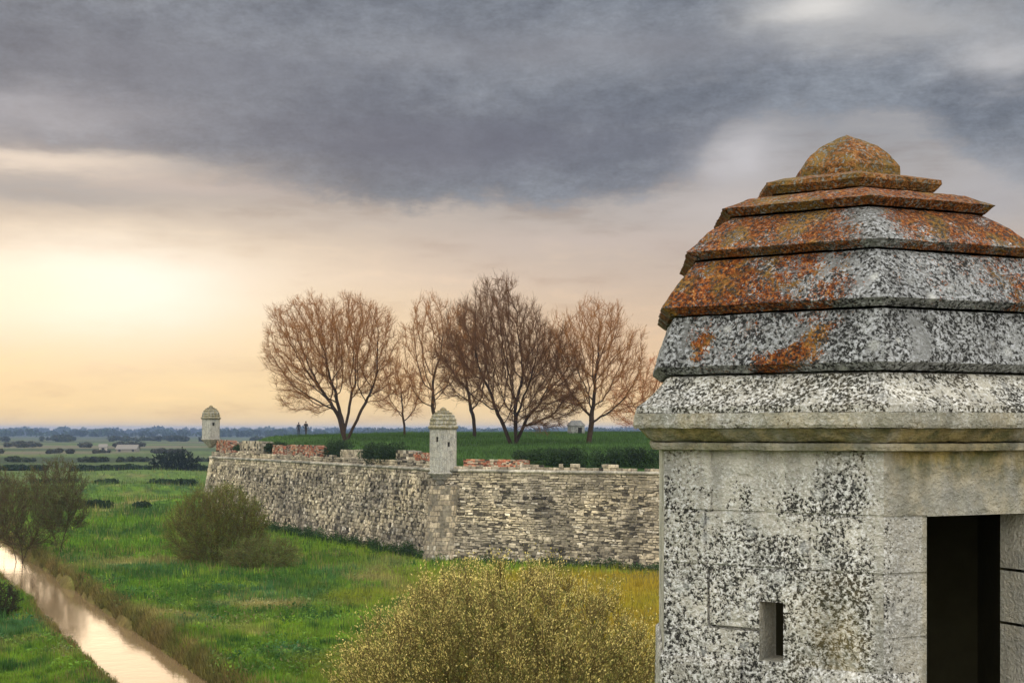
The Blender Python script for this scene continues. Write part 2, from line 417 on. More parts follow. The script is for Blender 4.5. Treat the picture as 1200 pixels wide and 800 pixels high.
# ------------------------------------------------------------------ masonry of separate stones
def palette(kind):
    r = random.random()
    if kind == 'rubble':
        if r < .17: c = (.085, .078, .062)
        elif r < .38: c = (.25, .23, .18)
        elif r < .70: c = (.40, .365, .28)
        elif r < .93: c = (.52, .475, .37)
        else: c = (.66, .63, .53)
    elif kind == 'ashlar':
        if r < .06: c = (.18, .165, .13)
        elif r < .5: c = (.36, .33, .25)
        else: c = (.50, .46, .36)
    elif kind == 'brick':
        if r < .18: c = (.12, .06, .045)
        elif r < .62: c = (.34, .135, .085)
        elif r < .85: c = (.40, .22, .14)
        else: c = (.42, .34, .26)
    elif kind == 'pier':
        c = (.48, .425, .32) if r < .7 else (.43, .38, .285)
    k = random.uniform(.8, 1.2) * (1 if kind == 'brick' else .83)
    return tuple(x * k for x in c)
def lay(mb, surf, L, v0, v1, ch, sw, kindf, gap=.02, prot=(.02, .08), jit=.02):
    """lay stones over a surface: surf(u, v) -> (point, normal)"""
    v = v0
    while v < v1 - ch * .3:
        h = random.uniform(*((ch * .75, ch * 1.3))); h = min(h, v1 - v)
        u = random.uniform(-sw, 0)
        while u < L:
            kd, sc = kindf(max(0, u), v)
            w = random.uniform(.55, 1.7) * sw * sc
            if kd is None: u += w; continue
            a, b = max(0, u), min(L, u + w)
            if b - a > .05:
                g = gap; q = []; nrm = None
                pr = random.uniform(*prot)
                for uu, vv in ((a + g, v + g), (b - g, v + g), (b - g, v + h - g), (a + g, v + h - g)):
                    p, nn = surf(min(L, max(0, uu + random.uniform(-jit, jit))), min(v1, max(v0, vv + random.uniform(-jit, jit)))); q.append((p, nn))
                cu, cv = (a + b) / 2, v + h / 2
                pc, nc = surf(cu, cv)
                col = palette(kd); sn = mnoise.noise(Vector((pc.x * .22, pc.y * .22, pc.z * .5 + 3))); sm = mnoise.noise(Vector((pc.x * .9, pc.y * .9, pc.z * .25 + 30)))
                kk = 1.06 + .55 * sn - .7 * max(0, sm - .05); col = (col[0] * kk * 1.06, col[1] * kk * (.98 - .03 * sn), col[2] * kk * (.90 - .12 * sn))
                base = [p for p, nn in q]
                mid = [p + nn * pr * .75 for p, nn in q]
                top = [p + (pc - p) * .22 + nn * pr for p, nn in q]
                mb.add(base + mid + top, [(0, 1, 5, 4), (1, 2, 6, 5), (2, 3, 7, 6), (3, 0, 4, 7), (4, 5, 9, 8), (5, 6, 10, 9), (6, 7, 11, 10), (7, 4, 8, 11), (8, 9, 10, 11)], col)
            u += w
        v += h

# ------------------------------------------------------------------ lay-out of the ground
canal = [(-142.9, 338.), (-50.9, 138.4), (-14.9, 60.5), (-1., 30.3), (22., 10.), (70., -20.)]
CW = 1.9    # half width of the water
def seg_dist(X, Y, pts):
    d = np.full(np.shape(X), 1e9)
    for (x0, y0), (x1, y1) in zip(pts, pts[1:]):
        dx, dy = x1 - x0, y1 - y0; t = np.clip(((X - x0) * dx + (Y - y0) * dy) / (dx * dx + dy * dy), 0, 1)
        d = np.minimum(d, np.hypot(X - x0 - t * dx, Y - y0 - t * dy))
    return d
def fbm(X, Y, seed, scale, octv=4):
    """cheap smooth value noise, vectorised"""
    r = np.random.default_rng(seed); T = r.random((256, 256)); out = 0; amp = 1; tot = 0
    for o in range(octv):
        x = X / scale * 2 ** o + 17.3 * o; y = Y / scale * 2 ** o + 5.1 * o
        xi = np.floor(x).astype(int); yi = np.floor(y).astype(int); fx = x - xi; fy = y - yi
        fx = fx * fx * (3 - 2 * fx); fy = fy * fy * (3 - 2 * fy)
        a = T[xi % 256, yi % 256]; b = T[(xi + 1) % 256, yi % 256]; c = T[xi % 256, (yi + 1) % 256]; d = T[(xi + 1) % 256, (yi + 1) % 256]
        out = out + amp * (a * (1 - fx) * (1 - fy) + b * fx * (1 - fy) + c * (1 - fx) * fy + d * fx * fy); tot += amp; amp *= .5
    return out / tot
mounds = [(at(145, 578, GZ), 17, 7, 1.5), (at(60, 572, GZ), 14, 6, .9), (at(215, 590, GZ), 10, 5, .7), (at(165, 560, GZ), 30, 9, 1.6)]
def ground_z(X, Y):
    z = GZ + (fbm(X, Y, 3, 9) - .5) * .35 + (fbm(X, Y, 4, 2.2, 3) - .5) * .16
    for c, rx, ry, h in mounds:
        z = z + h * np.exp(-((X - c.x) / rx) ** 2 - ((Y - c.y) / ry) ** 2)
    d = seg_dist(X, Y, canal) + (fbm(X, Y, 9, 3.0, 3) - .5) * 1.0
    t = np.clip((d - CW * .72) / 1.05, 0, 1); t = t * t * (3 - 2 * t)
    z = z + .18 * np.exp(-((d - CW - 1.4) / .8) ** 2)
    return z * t + (WZ - .6) * (1 - t)

A_ = at(247, 535.5, CZ); B_ = at(524, 551, CZ); C_ = at(770, 554.5, CZ)
E_ = B_ + (C_ - B_) * 3.3
outline = [A_, B_, E_, Vector((80, 130, CZ)), Vector((62, 245, CZ)), Vector((-8, 250, CZ))]
outline = [Vector((p.x, p.y)) for p in outline]
def offset_poly(pts, d):
    out = []
    n = len(pts)
    for i in range(n):
        a, b, c = pts[i - 1], pts[i], pts[(i + 1) % n]
        e0 = (b - a).normalized(); e1 = (c - b).normalized()
        n0 = Vector((e0.y, -e0.x)); n1 = Vector((e1.y, -e1.x)); m = (n0 + n1)
        out.append(b + m * (d / max(.25, m.dot(n0))))
    return out
def inside(X, Y, pts):
    ok = np.ones(np.shape(X), bool)
    for i in range(len(pts)):
        a, b = pts[i], pts[(i + 1) % len(pts)]
        ok &= ((b.x - a.x) * (Y - a.y) - (b.y - a.y) * (X - a.x)) > 0
    return ok
def line_dist(X, Y, a, b):
    e = (b - a).normalized(); return -((X - a.x) * e.y - (Y - a.y) * e.x)
def plat_z(X, Y):
    d1 = line_dist(X, Y, outline[0], outline[1]); d2 = line_dist(X, Y, outline[1], outline[2])
    z1 = np.interp(d1, [0, 2.2, 3.5, 10, 30, 80], [-3.12, -2.7, -2.0, -.85, -.62, -.42])
    z2 = np.interp(d2, [0, 2.2, 6, 20, 40, 80], [-3.12, -2.75, -2.25, -1.3, -.8, -.42])
    return np.minimum(z1, z2) + (fbm(X, Y, 21, 5) - .5) * .22

# ground sheet: polar grid round the viewpoint, dense in front
az = np.concatenate([np.linspace(-180, -34, 40, endpoint=False), np.linspace(-34, 30, 620, endpoint=False), np.linspace(30, 180, 40, endpoint=False)])
rad = np.concatenate([np.geomspace(2, 28, 24, endpoint=False), np.geomspace(28, 420, 400, endpoint=False), np.geomspace(420, 14000, 90)])
AA, RR = np.meshgrid(np.radians(az), rad)
GX, GY = RR * np.sin(AA), RR * np.cos(AA)
GZZ = ground_z(GX, GY)
GZZ = np.where(RR > 600, GZ, GZZ)
na = len(az); nr = len(rad)
V = np.stack([GX.ravel(), GY.ravel(), GZZ.ravel()], 1)
ai = np.arange(na); fs = []
for j in range(nr - 1):
    a = ai; b = (ai + 1) % na
    fs.append(np.stack([j * na + a, (j + 1) * na + a, (j + 1) * na + b, j * na + b], 1))
fs = np.concatenate(fs)[:, ::-1]
cidx = len(V); V = np.concatenate([V, [[0, 0, GZ]]])
b = (ai + 1) % na
fs = np.concatenate([fs, np.stack([ai[::2], (ai[::2] + 1) % na, (ai[::2] + 2) % na, np.full(len(ai[::2]), cidx)], 1)[:, ::-1]])

def meadow_col(X, Y):
    """colour of the grass at a place: lush, mossy, dry by the wall, coarse on the canal bank"""
    n1 = fbm(X, Y, 31, 14); n2 = fbm(X, Y, 32, 3.2); n3 = fbm(X, Y * .5, 33, 40); n4 = fbm(X, Y, 39, .9, 3)
    g = np.stack([.095 + 0 * X, .190 + 0 * X, .012 + 0 * X], -1)
    dk = np.array([.030, .078, .012]); lt = np.array([.180, .255, .020]); bl = np.array([.05, .125, .040]); oc = np.array([.29, .215, .016]); br = np.array([.14, .10, .035]); st = np.array([.24, .21, .07])
    def mx(a, c, k): k = np.clip(k, 0, 1)[..., None]; return a * (1 - k) + c * k
    g = mx(g, dk, (n1 - .48) * 4.5); g = mx(g, lt, (n3 - .46) * 4)
    g = mx(g, bl, (n2 - .52) * 5 * (Y < 110)); g = mx(g, dk, (n4 - .53) * 5.5); g = mx(g, lt, (.42 - n4) * 4)
    g = mx(g, st, (fbm(X, Y, 45, 4.5, 4) - .60) * 5)
    # dry grass in front of the right-hand wall
    s = X / np.maximum(Y, 1)
    k = np.clip((X + 8 + (n1 - .5) * 14) / 7, 0, 1) * np.clip((103 - Y + (n2 - .5) * 6) / 6, 0, 1) * np.clip((Y - 30) / 25, 0, 1)
    g = mx(g, oc, k * (.85 + .9 * (n2 - .4)))
    d = seg_dist(X, Y, canal)
    g = mx(g, br, np.clip((2.75 - d + (n2 - .5) * 1.6) / .8, 0, 1) * .9)
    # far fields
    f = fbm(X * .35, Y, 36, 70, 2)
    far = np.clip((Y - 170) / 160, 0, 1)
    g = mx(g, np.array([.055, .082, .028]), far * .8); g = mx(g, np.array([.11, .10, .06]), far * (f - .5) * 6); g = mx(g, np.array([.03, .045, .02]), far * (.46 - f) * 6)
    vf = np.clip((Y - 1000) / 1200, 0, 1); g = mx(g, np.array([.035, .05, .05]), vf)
    return g
mt, n, b, tc = material('meadow', .95, .1)
P = tc.outputs['Object']
c = n.attr('Col'); k1 = n.noise(P, 3.5, 5, .7); k2 = n.noise(P, .6, 4, .65)
cc = n.vm('MULTIPLY', c, n.mul(n.lin(k1, .3, .7, .55, 1.4), n.lin(k2, .3, .7, .7, 1.3)))
n.put(b.inputs['Base Color'], cc); bump(n, b, n.add(k1, k2), 1.0, .12); M['meadow'] = mt
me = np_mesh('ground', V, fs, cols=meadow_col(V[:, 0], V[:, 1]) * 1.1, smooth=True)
tag(link('ground', me, M['meadow']), kind='structure')

# canal water
mt, n, b, tc = material('water', .04, .5)
b.inputs['Base Color'].default_value = (.22, .145, .075, 1); b.inputs['IOR'].default_value = 1.33
h = n.noise(n.mapping(tc.outputs['Object'], (1, 1, 1)), 1.1, 5, .6); bump(n, b, h, .35, .03)
n.put(b.inputs['Roughness'], n.lin(n.noise(tc.outputs['Object'], .25, 3), .35, .65, .02, .12)); M['water'] = mt
wv = []; 
for i, (x, y) in enumerate(canal):
    a = Vector(canal[max(0, i - 1)]); c_ = Vector(canal[min(len(canal) - 1, i + 1)]); t = (c_ - a).normalized(); nn = Vector((t.y, -t.x)) * 4.2
    wv += [(x + nn.x, y + nn.y, WZ), (x - nn.x, y - nn.y, WZ)]
mw = MB(); mw.add(wv, [(2 * i, 2 * i + 2, 2 * i + 3, 2 * i + 1) for i in range(len(canal) - 1)])
me = mw.mesh('water'); o = link('canal_water', me, M['water']); tag(o, kind='structure')

# ------------------------------------------------------------------ the bastion
H = CZ - GZ + .35
bat = .155
topP = outline; botP = offset_poly(outline, bat * H)
mt, n, b, tc = material('mortar', .95, .1)
P = tc.outputs['Object']
n.put(b.inputs['Base Color'], n.mix(n.ss(n.noise(P, 1.2, 5, .65), .4, .6), (.075, .068, .05), (.24, .21, .15))); bump(n, b, n.noise(P, 6, 4), .8, .05); M['mortar'] = mt
bast = empty('bastion_wall', (B_.x, B_.y, GZ), label='long battered rubble-stone rampart wall with a stone cordon under a grassy platform', cat='rampart wall')
def loc(p): return (p[0] - B_.x, p[1] - B_.y, p[2] - GZ)
mb = MB(); nP = len(outline)
for i in range(nP):
    a, b2 = topP[i], topP[(i + 1) % nP]; c0, c1 = botP[i], botP[(i + 1) % nP]
    mb.add([loc((c0.x, c0.y, CZ - H)), loc((c1.x, c1.y, CZ - H)), loc((b2.x, b2.y, CZ)), loc((a.x, a.y, CZ))], [(0, 1, 2, 3)])
link('core', mb.mesh('core'), M['mortar'], bast)
def wall_surf(i, h0=0):
    a, b2 = topP[i], topP[(i + 1) % nP]; c0, c1 = botP[i], botP[(i + 1) % nP]
    e = (b2 - a); L = e.length; nrm = Vector((e.y / L, -e.x / L, bat)).normalized()
    def surf(u, v):
        t = u / L; k = 1 - v / H
        q = a.lerp(b2, t) * (1 - k) + c0.lerp(c1, t) * k
        return Vector(loc((q.x, q.y, CZ - H + v))), nrm
    return surf, L
def kind_left(u, v):
    nz = mnoise.noise(Vector((u * .12, v * .3, 1)))
    if v > H - .75: return 'ashlar', 1.5
    if v > H - 1.1 and nz > -.1: return 'ashlar', 1.2
    return ('rubble', 1.0)
def kind_right(u, v):
    nz = mnoise.noise(Vector((u * .18, v * .35, 7)))
    if v > H - .9: return 'ashlar', 2.0
    if v > H - 3.2 and abs(u - 11.5) < 1.9 and nz > -.25: return 'ashlar', 1.0
    if nz > .28: return 'ashlar', 1.2
    return 'rubble', 1.25
s0, L0 = wall_surf(0); s1, L1 = wall_surf(1)
mb = MB(); lay(mb, s0, L0, 0.0, H - .02, .26, .28, kind_left, gap=.026, prot=(.02, .14), jit=.085)
link('stone_facing', mb.mesh('f'), M['masonry'], bast)
mb = MB(); lay(mb, s1, L1, 0.0, H - .02, .19, .30, kind_right, gap=.022, prot=(.01, .12), jit=.055)
link('stone_facing', mb.mesh('f'), M['masonry'], bast)
# quoin strip at the salient (palest stones)
mb = MB(); lay(mb, s0, 1.4, 0.0, H - .02, .42, .7, lambda u, v: ('ashlar', 1), gap=.01, prot=(.12, .15), jit=.01)
link('corner_quoin', mb.mesh('q'), M['masonry'], bast)
# round pier under the middle turret
pc = Vector((B_.x, B_.y))
mb = MB()
def psurf(u, v):
    r_ = 1.22 + .12 * (H - v) / H + (.12 * max(0, (1.0 - v) / 1.0)); a = u / 1.05 - 2.4
    q = pc + (botP[1] - pc) * ((H - v) / H) * .58
    nn = Vector((math.sin(a), -math.cos(a), 0))
    return Vector(loc((q.x, q.y, CZ - H + v))) + nn * r_, nn
lay(mb, psurf, 5.0, 0, H - 1.1, .36, .62, lambda u, v: ('pier', 1.0) if v > 1.6 or random.random() < .5 else ('rubble', .8), gap=.016, prot=(.015, .04), jit=.012)
mb2 = MB(); ns = 20
for j in range(14):
    v = (H - 1.1) * j / 13
    for i in range(ns + 1):
        p, nn = psurf(5.0 * i / ns, v); mb2.v.append(tuple(p - nn * .01)); mb2.c.append((.22, .19, .14))
for j in range(13):
    for i in range(ns): a = j * (ns + 1) + i; mb2.f.append((a, a + 1, a + ns + 2, a + ns + 1))
o = link('corner_pier', mb2.mesh('pier', True), M['masonry'], bast)
link('pier_stones', mb.mesh('pier_stones'), M['masonry'], o)
# cordon: rounded string course along the two seen faces, in separate lengths
mb = MB()
def cordon_run(i, L):
    a, b2 = topP[i], topP[(i + 1) % nP]; e = (b2 - a).normalized(); nn = Vector((e.y, -e.x))
    u = 0
    while u < L:
        w = min(random.uniform(.7, 1.3), L - u); k = len(mb.v)
        col = random.choice([(.36, .33, .26), (.27, .25, .20), (.42, .38, .30), (.2, .19, .15)])
        dz = random.uniform(-.012, .012); prof = [(-.3, .13), (.10, .13), (.20, .08), (.24, 0), (.20, -.08), (.10, -.13), (-.05, -.14)]
        vs = []
        for uu in (u + .006, u + w - .006):
            for pr, z in prof:
                q = a + e * uu + nn * pr; vs.append(loc((q.x, q.y, CZ + z + dz)))
        m_ = len(prof); mb.add(vs, [(j, j + 1, m_ + j + 1, m_ + j)[::-1] for j in range(m_ - 1)] + [tuple(range(m_)), tuple(range(2 * m_ - 1, m_ - 1, -1))], col); u += w
cordon_run(0, L0); cordon_run(1, L1)
link('cordon', mb.mesh('cordon'), M['masonry'], bast)
# low broken parapet footing above the cordon
mb = MB()
def foot_surf(i, back=.35):
    a, b2 = topP[i], topP[(i + 1) % nP]; e = (b2 - a).normalized(); nn = Vector((e.y, -e.x))
    def surf(u, v):
        q = a + e * u - nn * back; return Vector(loc((q.x, q.y, CZ + .1 + v))), Vector((nn.x, nn.y, 0))
    return surf
def foot_kind(u, v):
    hgt = .45 + .30 * mnoise.noise(Vector((u * .35, 3, 0))) + .08 * mnoise.noise(Vector((u * 1.6, 9, 0)))
    return ('ashlar' if random.random() < .75 else 'rubble', 1.1) if v < hgt else (None, 1)
for i, L in ((0, L0), (1, L1)):
    lay(mb, foot_surf(i), L, 0, .9, .22, .4, (lambda u, v, i=i: foot_kind(u, v + .3 * i)), gap=.01, prot=(.25, .33), jit=.02)
link('parapet_footing', mb.mesh('parapet_footing'), M['masonry'], bast)

# platform turf, one sheet
poly_in = offset_poly(outline, -.12)
nx, ny = 330, 300
u_ = np.linspace(-.26, .50, nx); 
gy = 82 + (252 - 82) * (np.linspace(0, 1, ny) ** 1.25)
X = u_[None, :] * gy[:, None]; Y = np.repeat(gy[:, None], nx, 1)
Z = plat_z(X, Y); ok = inside(X, Y, poly_in)
idx = np.arange(nx * ny).reshape(ny, nx)
q = ok[:-1, :-1] & ok[1:, :-1] & ok[:-1, 1:] & ok[1:, 1:]
f = np.stack([idx[:-1, :-1][q], idx[:-1, 1:][q], idx[1:, 1:][q], idx[1:, :-1][q]], 1)
used, inv = np.unique(f, return_inverse=True)
Vp = np.stack([X.ravel(), Y.ravel(), Z.ravel()], 1)[used]
def plat_col(X, Y):
    g = np.stack([.040 + 0 * X, .085 + 0 * X, .016 + 0 * X], -1); k = fbm(X, Y, 41, 6)
    return g * (.6 + .9 * k)[..., None]
tag(link('platform_turf', np_mesh('turf', Vp, inv.reshape(-1, 4), cols=plat_col(Vp[:, 0], Vp[:, 1]), smooth=True), M['meadow']), kind='structure')
# edge strip that closes the turf against the wall head
mb = MB()
for i in range(nP):
    a, b2 = topP[i], topP[(i + 1) % nP]; e = (b2 - a).normalized(); nn = Vector((e.y, -e.x)); c0, c1 = a - nn * 1.6, b2 - nn * 1.6
    mb.add([(a.x, a.y, CZ + .02), (b2.x, b2.y, CZ + .02), (c1.x, c1.y, CZ + .1), (c0.x, c0.y, CZ + .1)], [(0, 1, 2, 3)], (.05, .06, .02))
tag(link('platform_edge', mb.mesh('edge'), M['meadow']), kind='structure')

def wall_point(px):
    """point on the wall head seen at this column of the photograph"""
    s = (px - 600) / F
    for i in (0, 1):
        a, b2 = topP[i], topP[i + 1]; t = (s * a.y - a.x) / ((b2.x - a.x) - s * (b2.y - a.y))
        if 0 <= t <= 1: return a.lerp(b2, t), i
    return topP[1], 1
def ruin(px0, px1, ytop, kind, label, name='parapet_merlon', group='ruined pieces of the parapet', back=.5, depth=1.3, lean=0):
    p0, i = wall_point(px0); p1, _ = wall_point(px1)
    a, b2 = topP[i], topP[i + 1]; e = (b2 - a).normalized(); nn = Vector((e.y, -e.x))
    L = (p1 - p0).length; mid = (p0 + p1) / 2; zt = (HY - ytop - (3 if kind == 'brick' and px0 < 500 else 0)) * mid.y / F; h = zt - CZ - .1
    o0 = p0 - nn * back
    root = Vector((mid.x - nn.x * back, mid.y - nn.y * back, CZ + .1))
    mb = MB(); core = MB()
    ph = random.uniform(0, 30)
    def top(u): return h * (1 - .22 * max(0, mnoise.noise(Vector((u * 1.3, ph, 0)))) - .35 * (1 - min(1, min(u, L - u) / .35)) * random.uniform(.3, 1))
    def S(o, d, nrm, L):
        def surf(u, v): q = o + d * u; return Vector((q.x, q.y, CZ + .1 + v)) - root, Vector((nrm.x, nrm.y, 0))
        return surf
    sz = (.11, .26) if kind == 'brick' else (.25, .38)
    kf = lambda hh: (lambda u, v: (kind if random.random() < (.68 if kind == 'brick' else .9) else 'rubble', 1) if v < hh(u) else (None, 1))
    lay(mb, S(o0, e, nn, L), L, 0, h, sz[0], sz[1], kf(top), gap=.006, prot=(.04, .08), jit=.01)
    lay(mb, S(o0 - nn * depth, nn, -e, depth), depth, 0, h * .9, sz[0], sz[1], kf(lambda u: h * .85), gap=.006, prot=(.04, .08), jit=.01)
    lay(mb, S(o0 + e * L, -nn, e, depth), depth, 0, h * .9, sz[0], sz[1], kf(lambda u: h * .85), gap=.006, prot=(.04, .08), jit=.01)
    nseg = max(3, int(L / .35)); cv = []
    for j in range(nseg + 1):
        u = L * j / nseg; t_ = top(u) - .03
        for q, z in ((o0 + e * u, 0), (o0 + e * u, t_), (o0 + e * u - nn * depth, t_ * random.uniform(.85, 1)), (o0 + e * u - nn * depth, -.3)):
            cv.append(tuple(Vector((q.x, q.y, CZ + .1 + z)) - root))
    cf = []
    for j in range(nseg):
        for k in range(3): cf.append((4 * j + k, 4 * j + 4 + k, 4 * j + 5 + k, 4 * j + 1 + k))
    cf += [(0, 1, 2, 3), (4 * nseg + 3, 4 * nseg + 2, 4 * nseg + 1, 4 * nseg)]
    cc = {'brick': (.22, .11, .07), 'ashlar': (.3, .27, .2), 'rubble': (.2, .18, .14)}[kind]
    core.add(cv, cf, cc)
    r_ = empty(name, root, label=label, cat='parapet', group=group)
    link('core', core.mesh('core'), M['masonry'], r_); link('facing', mb.mesh('facing'), M['masonry'], r_)
ruin(248.5, 262, 512, 'brick', 'orange brick stub of parapet right beside the far corner turret')
ruin(263, 272, 524, 'brick', 'small dark brick stump just right of the orange brick stub', depth=.8)
ruin(276, 302, 516, 'rubble', 'pale crumbling stone merlon on the far end of the rampart')
ruin(314, 326, 518, 'brick', 'narrow red brick merlon left of the wide brick one')
ruin(330, 366, 518, 'brick', 'wide red brick merlon with pale patches in the middle of the left rampart')
ruin(393, 420, 526, 'ashlar', 'pale stone merlon between two clumps of ivy')
ruin(458, 472, 527, 'rubble', 'pale broken stone stump left of the round-edged red brick block')
ruin(478, 500, 527, 'brick', 'plain red brick block beside the middle stone turret', lean=.1)
ruin(541, 604, 538, 'brick', 'long low orange brick parapet right of the middle turret', back=.35, depth=2.0)
ruin(606, 628, 544, 'rubble', 'low pile of pale rubble at the right end of the low brick parapet', depth=.9)

# ------------------------------------------------------------------ turrets
near_turret = make_turret('watch_turret', 1.614, 7.0, R(-4.6), 1.0, 0.0, 2.25, 92, .0058,
    'big lichen-covered stone watch turret with stepped roof, doorway and slit, close at the right', M['turret_stone'], near=True)
make_turret('watch_turret', at(519, 551, CZ).x, 110.3, R(1), 1.13, .10, 2.95, 8, .01,
    'small pale stone turret with stepped cap on the middle corner of the rampart', M['far_turret_stone'],
    slits=[(5, .48, .66, -.92, -.58), (0, .36, .54, -1.25, -.92)], group='small distant watch turrets')
make_turret('watch_turret', at(246.5, 551, CZ).x * 162 / at(246.5, 551, CZ).y, 162.3, R(8), 1.06, 1.2, 2.1, 8, .01,
    'tiny grey turret standing against the sky at the far left tip of the rampart', M['far_turret_stone'],
    slits=[(0, .25, .5, -.75, -.4)], group='small distant watch turrets')

# rampart head the near turret stands on (below the frame)
mb = MB()
tp = [(-2.2, -9), (-1.6, 1.5), (.9, 7.3), (2.9, 8.0), (9, 4.5), (14, -9)]
ce = (3, 0)
for j, (k0, z) in enumerate(((1.0, -2.28), (1.12, GZ - .3))):
    for x, y in tp: mb.v.append((ce[0] + (x - ce[0]) * k0, ce[1] + (y - ce[1]) * k0, z)); mb.c.append((.3, .28, .22))
m_ = len(tp); mb.f += [(i, (i + 1) % m_, m_ + (i + 1) % m_, m_ + i) for i in range(m_)] + [tuple(range(m_ - 1, -1, -1))]
link('near_rampart', mb.mesh('near_rampart'), M['mortar']); tag(bpy.data.objects['near_rampart'], 'stone rampart head carrying the big turret and the viewer', 'rampart wall')

# ------------------------------------------------------------------ trees and shrubs
def prisms(a, b, ra, rb, k):
    """tapered k-sided sticks from a to b, vectorised"""
    d = b - a; L = np.linalg.norm(d, axis=1, keepdims=True) + 1e-9; d = d / L
    ref = np.where(np.abs(d[:, 2:3]) > .9, np.array([[1., 0, 0]]), np.array([[0, 0, 1.]]))
    u = np.cross(d, ref); u /= np.linalg.norm(u, axis=1, keepdims=True); w = np.cross(d, u)
    th = np.arange(k) * 2 * np.pi / k
    ring = np.cos(th)[None, :, None] * u[:, None, :] + np.sin(th)[None, :, None] * w[:, None, :]
    va = a[:, None, :] + ring * np.reshape(ra, (-1, 1, 1)); vb = b[:, None, :] + ring * np.reshape(rb, (-1, 1, 1))
    V = np.concatenate([va, vb], 1).reshape(-1, 3); n_ = len(a)
    base = (np.arange(n_) * 2 * k)[:, None]; i = np.arange(k)[None, :]; j = (i + 1) % k
    F_ = np.stack([base + i, base + j, base + k + j, base + k + i], 2).reshape(-1, 4)
    return V, F_
def grow(roots, att, step, infl, kill, iters, up=.12, inertia=.35, crook=.08):
    """space colonisation; roots: list of (point, direction, number of stem steps)"""
    pos = []; par = []; dirs = []
    for p, d, ns in roots:
        pos.append(Vector(p)); par.append(-1); dirs.append(Vector(d).normalized())
        for i in range(ns):
            dd = (dirs[-1] + Vector((random.gauss(0, .05), random.gauss(0, .05), .03))).normalized()
            pos.append(pos[-1] + dd * step); par.append(len(pos) - 2); dirs.append(dd)
    att = [Vector(a) for a in att]
    near = [(1e9, -1)] * len(att)
    kd0 = kdtree.KDTree(len(pos))
    for i, q in enumerate(pos): kd0.insert(q, i)
    kd0.balance()
    for i, a in enumerate(att):
        c, j, d = kd0.find(a); near[i] = (d, j)
    alive = list(range(len(att))); stuck = [0] * len(att)
    for it in range(iters):
        pull = {}
        for i in alive:
            d, j = near[i]
            if d < infl: pull.setdefault(j, []).append(i)
        if not pull: break
        new = []
        for j, li in pull.items():
            v = Vector((0, 0, 0))
            for i in li: v += (att[i] - pos[j]).normalized()
            v = v.normalized() + dirs[j] * inertia + Vector((random.gauss(0, crook), random.gauss(0, crook), up + random.gauss(0, crook)))
            v.normalize(); q = pos[j] + v * step
            new.append((q, j, v))
        kd = kdtree.KDTree(len(new)); st = len(pos)
        for m_, (q, j, v) in enumerate(new): kd.insert(q, m_); pos.append(q); par.append(j); dirs.append(v)
        kd.balance(); al = []
        for i in alive:
            c, m_, d = kd.find(att[i])
            if d < near[i][0] - .02: near[i] = (d, st + m_); stuck[i] = 0
            elif near[i][0] < infl: stuck[i] += 1
            if near[i][0] > kill and stuck[i] < 3: al.append(i)
        if len(al) == len(alive) and it > 60: break
        alive = al
    return np.array([tuple(q) for q in pos]), np.array(par)
def radii(pos, par, tip, e=2.25, rmax=9):
    r = np.zeros(len(par))
    for i in range(len(par) - 1, -1, -1):
        r[i] = tip if r[i] == 0 else r[i] ** (1 / e)
        if par[i] >= 0: r[par[i]] += r[i] ** e
    return np.minimum(r, rmax)
def env_points(n_, inside_fn, lo, hi, shell=0):
    out = []
    lo = np.array(lo); hi = np.array(hi)
    while len(out) < n_:
        q = lo + (hi - lo) * rng.random((n_ * 2, 3)); k = inside_fn(q)
        out += list(q[k])
    return np.array(out[:n_])
def twigs(pos, par, r, thr, per, length, spread, up, col0, col1, rad, centre, droop=0, gens=2):
    """fine twigs on the thin branches: start, two bends, side twigs"""
    sel = np.where((r < thr) & (par >= 0))[0]; sel = np.repeat(sel, per)
    a = pos[par[sel]]; b = pos[sel]; t = rng.random((len(sel), 1)); p = a + (b - a) * t
    d = (b - a) / (np.linalg.norm(b - a, axis=1, keepdims=True) + 1e-9)
    A = []; B = []; RA = []; RB = []
    tips = []; tdir = []
    for g in range(gens):
        nd = d + rng.normal(0, spread, d.shape) + np.array([0, 0, up]); o = p - centre; o /= np.linalg.norm(o, axis=1, keepdims=True) + 1e-9
        nd = nd + o * .45; nd /= np.linalg.norm(nd, axis=1, keepdims=True)
        Ln = length * (.55 ** g) * rng.uniform(.5, 1.3, (len(p), 1))
        m1 = p + nd * Ln * .5; n2 = nd + rng.normal(0, .22, nd.shape) + np.array([0, 0, .12 - droop]); n2 /= np.linalg.norm(n2, axis=1, keepdims=True); m2 = m1 + n2 * Ln * .5
        ra = rad * (.65 ** g)
        A += [p, m1]; B += [m1, m2]; RA += [np.full(len(p), ra), np.full(len(p), ra * .75)]; RB += [np.full(len(p), ra * .75), np.full(len(p), ra * .3)]
        tips.append(m2); tdir.append(n2); tips.append(m1); tdir.append(nd)
        rep = 2
        tt = rng.uniform(.15, 1, (len(p) * rep, 1)); p0 = np.repeat(p, rep, 0); p1 = np.repeat(m1, rep, 0); p2 = np.repeat(m2, rep, 0)
        p_ = np.where(tt < .5, p0 + (p1 - p0) * tt * 2, p1 + (p2 - p1) * (tt * 2 - 1)); d = np.repeat(n2, rep, 0); p = p_
    A = np.concatenate(A); B = np.concatenate(B); RA = np.concatenate(RA); RB = np.concatenate(RB)
    V, F_ = prisms(A, B, RA, RB, 3)
    k = rng.random(len(A)); c = np.array(col0)[None] * (1 - k[:, None]) + np.array(col1)[None] * k[:, None]
    return V, F_, np.repeat(c, 6, 0), np.concatenate(tips), np.concatenate(tdir)
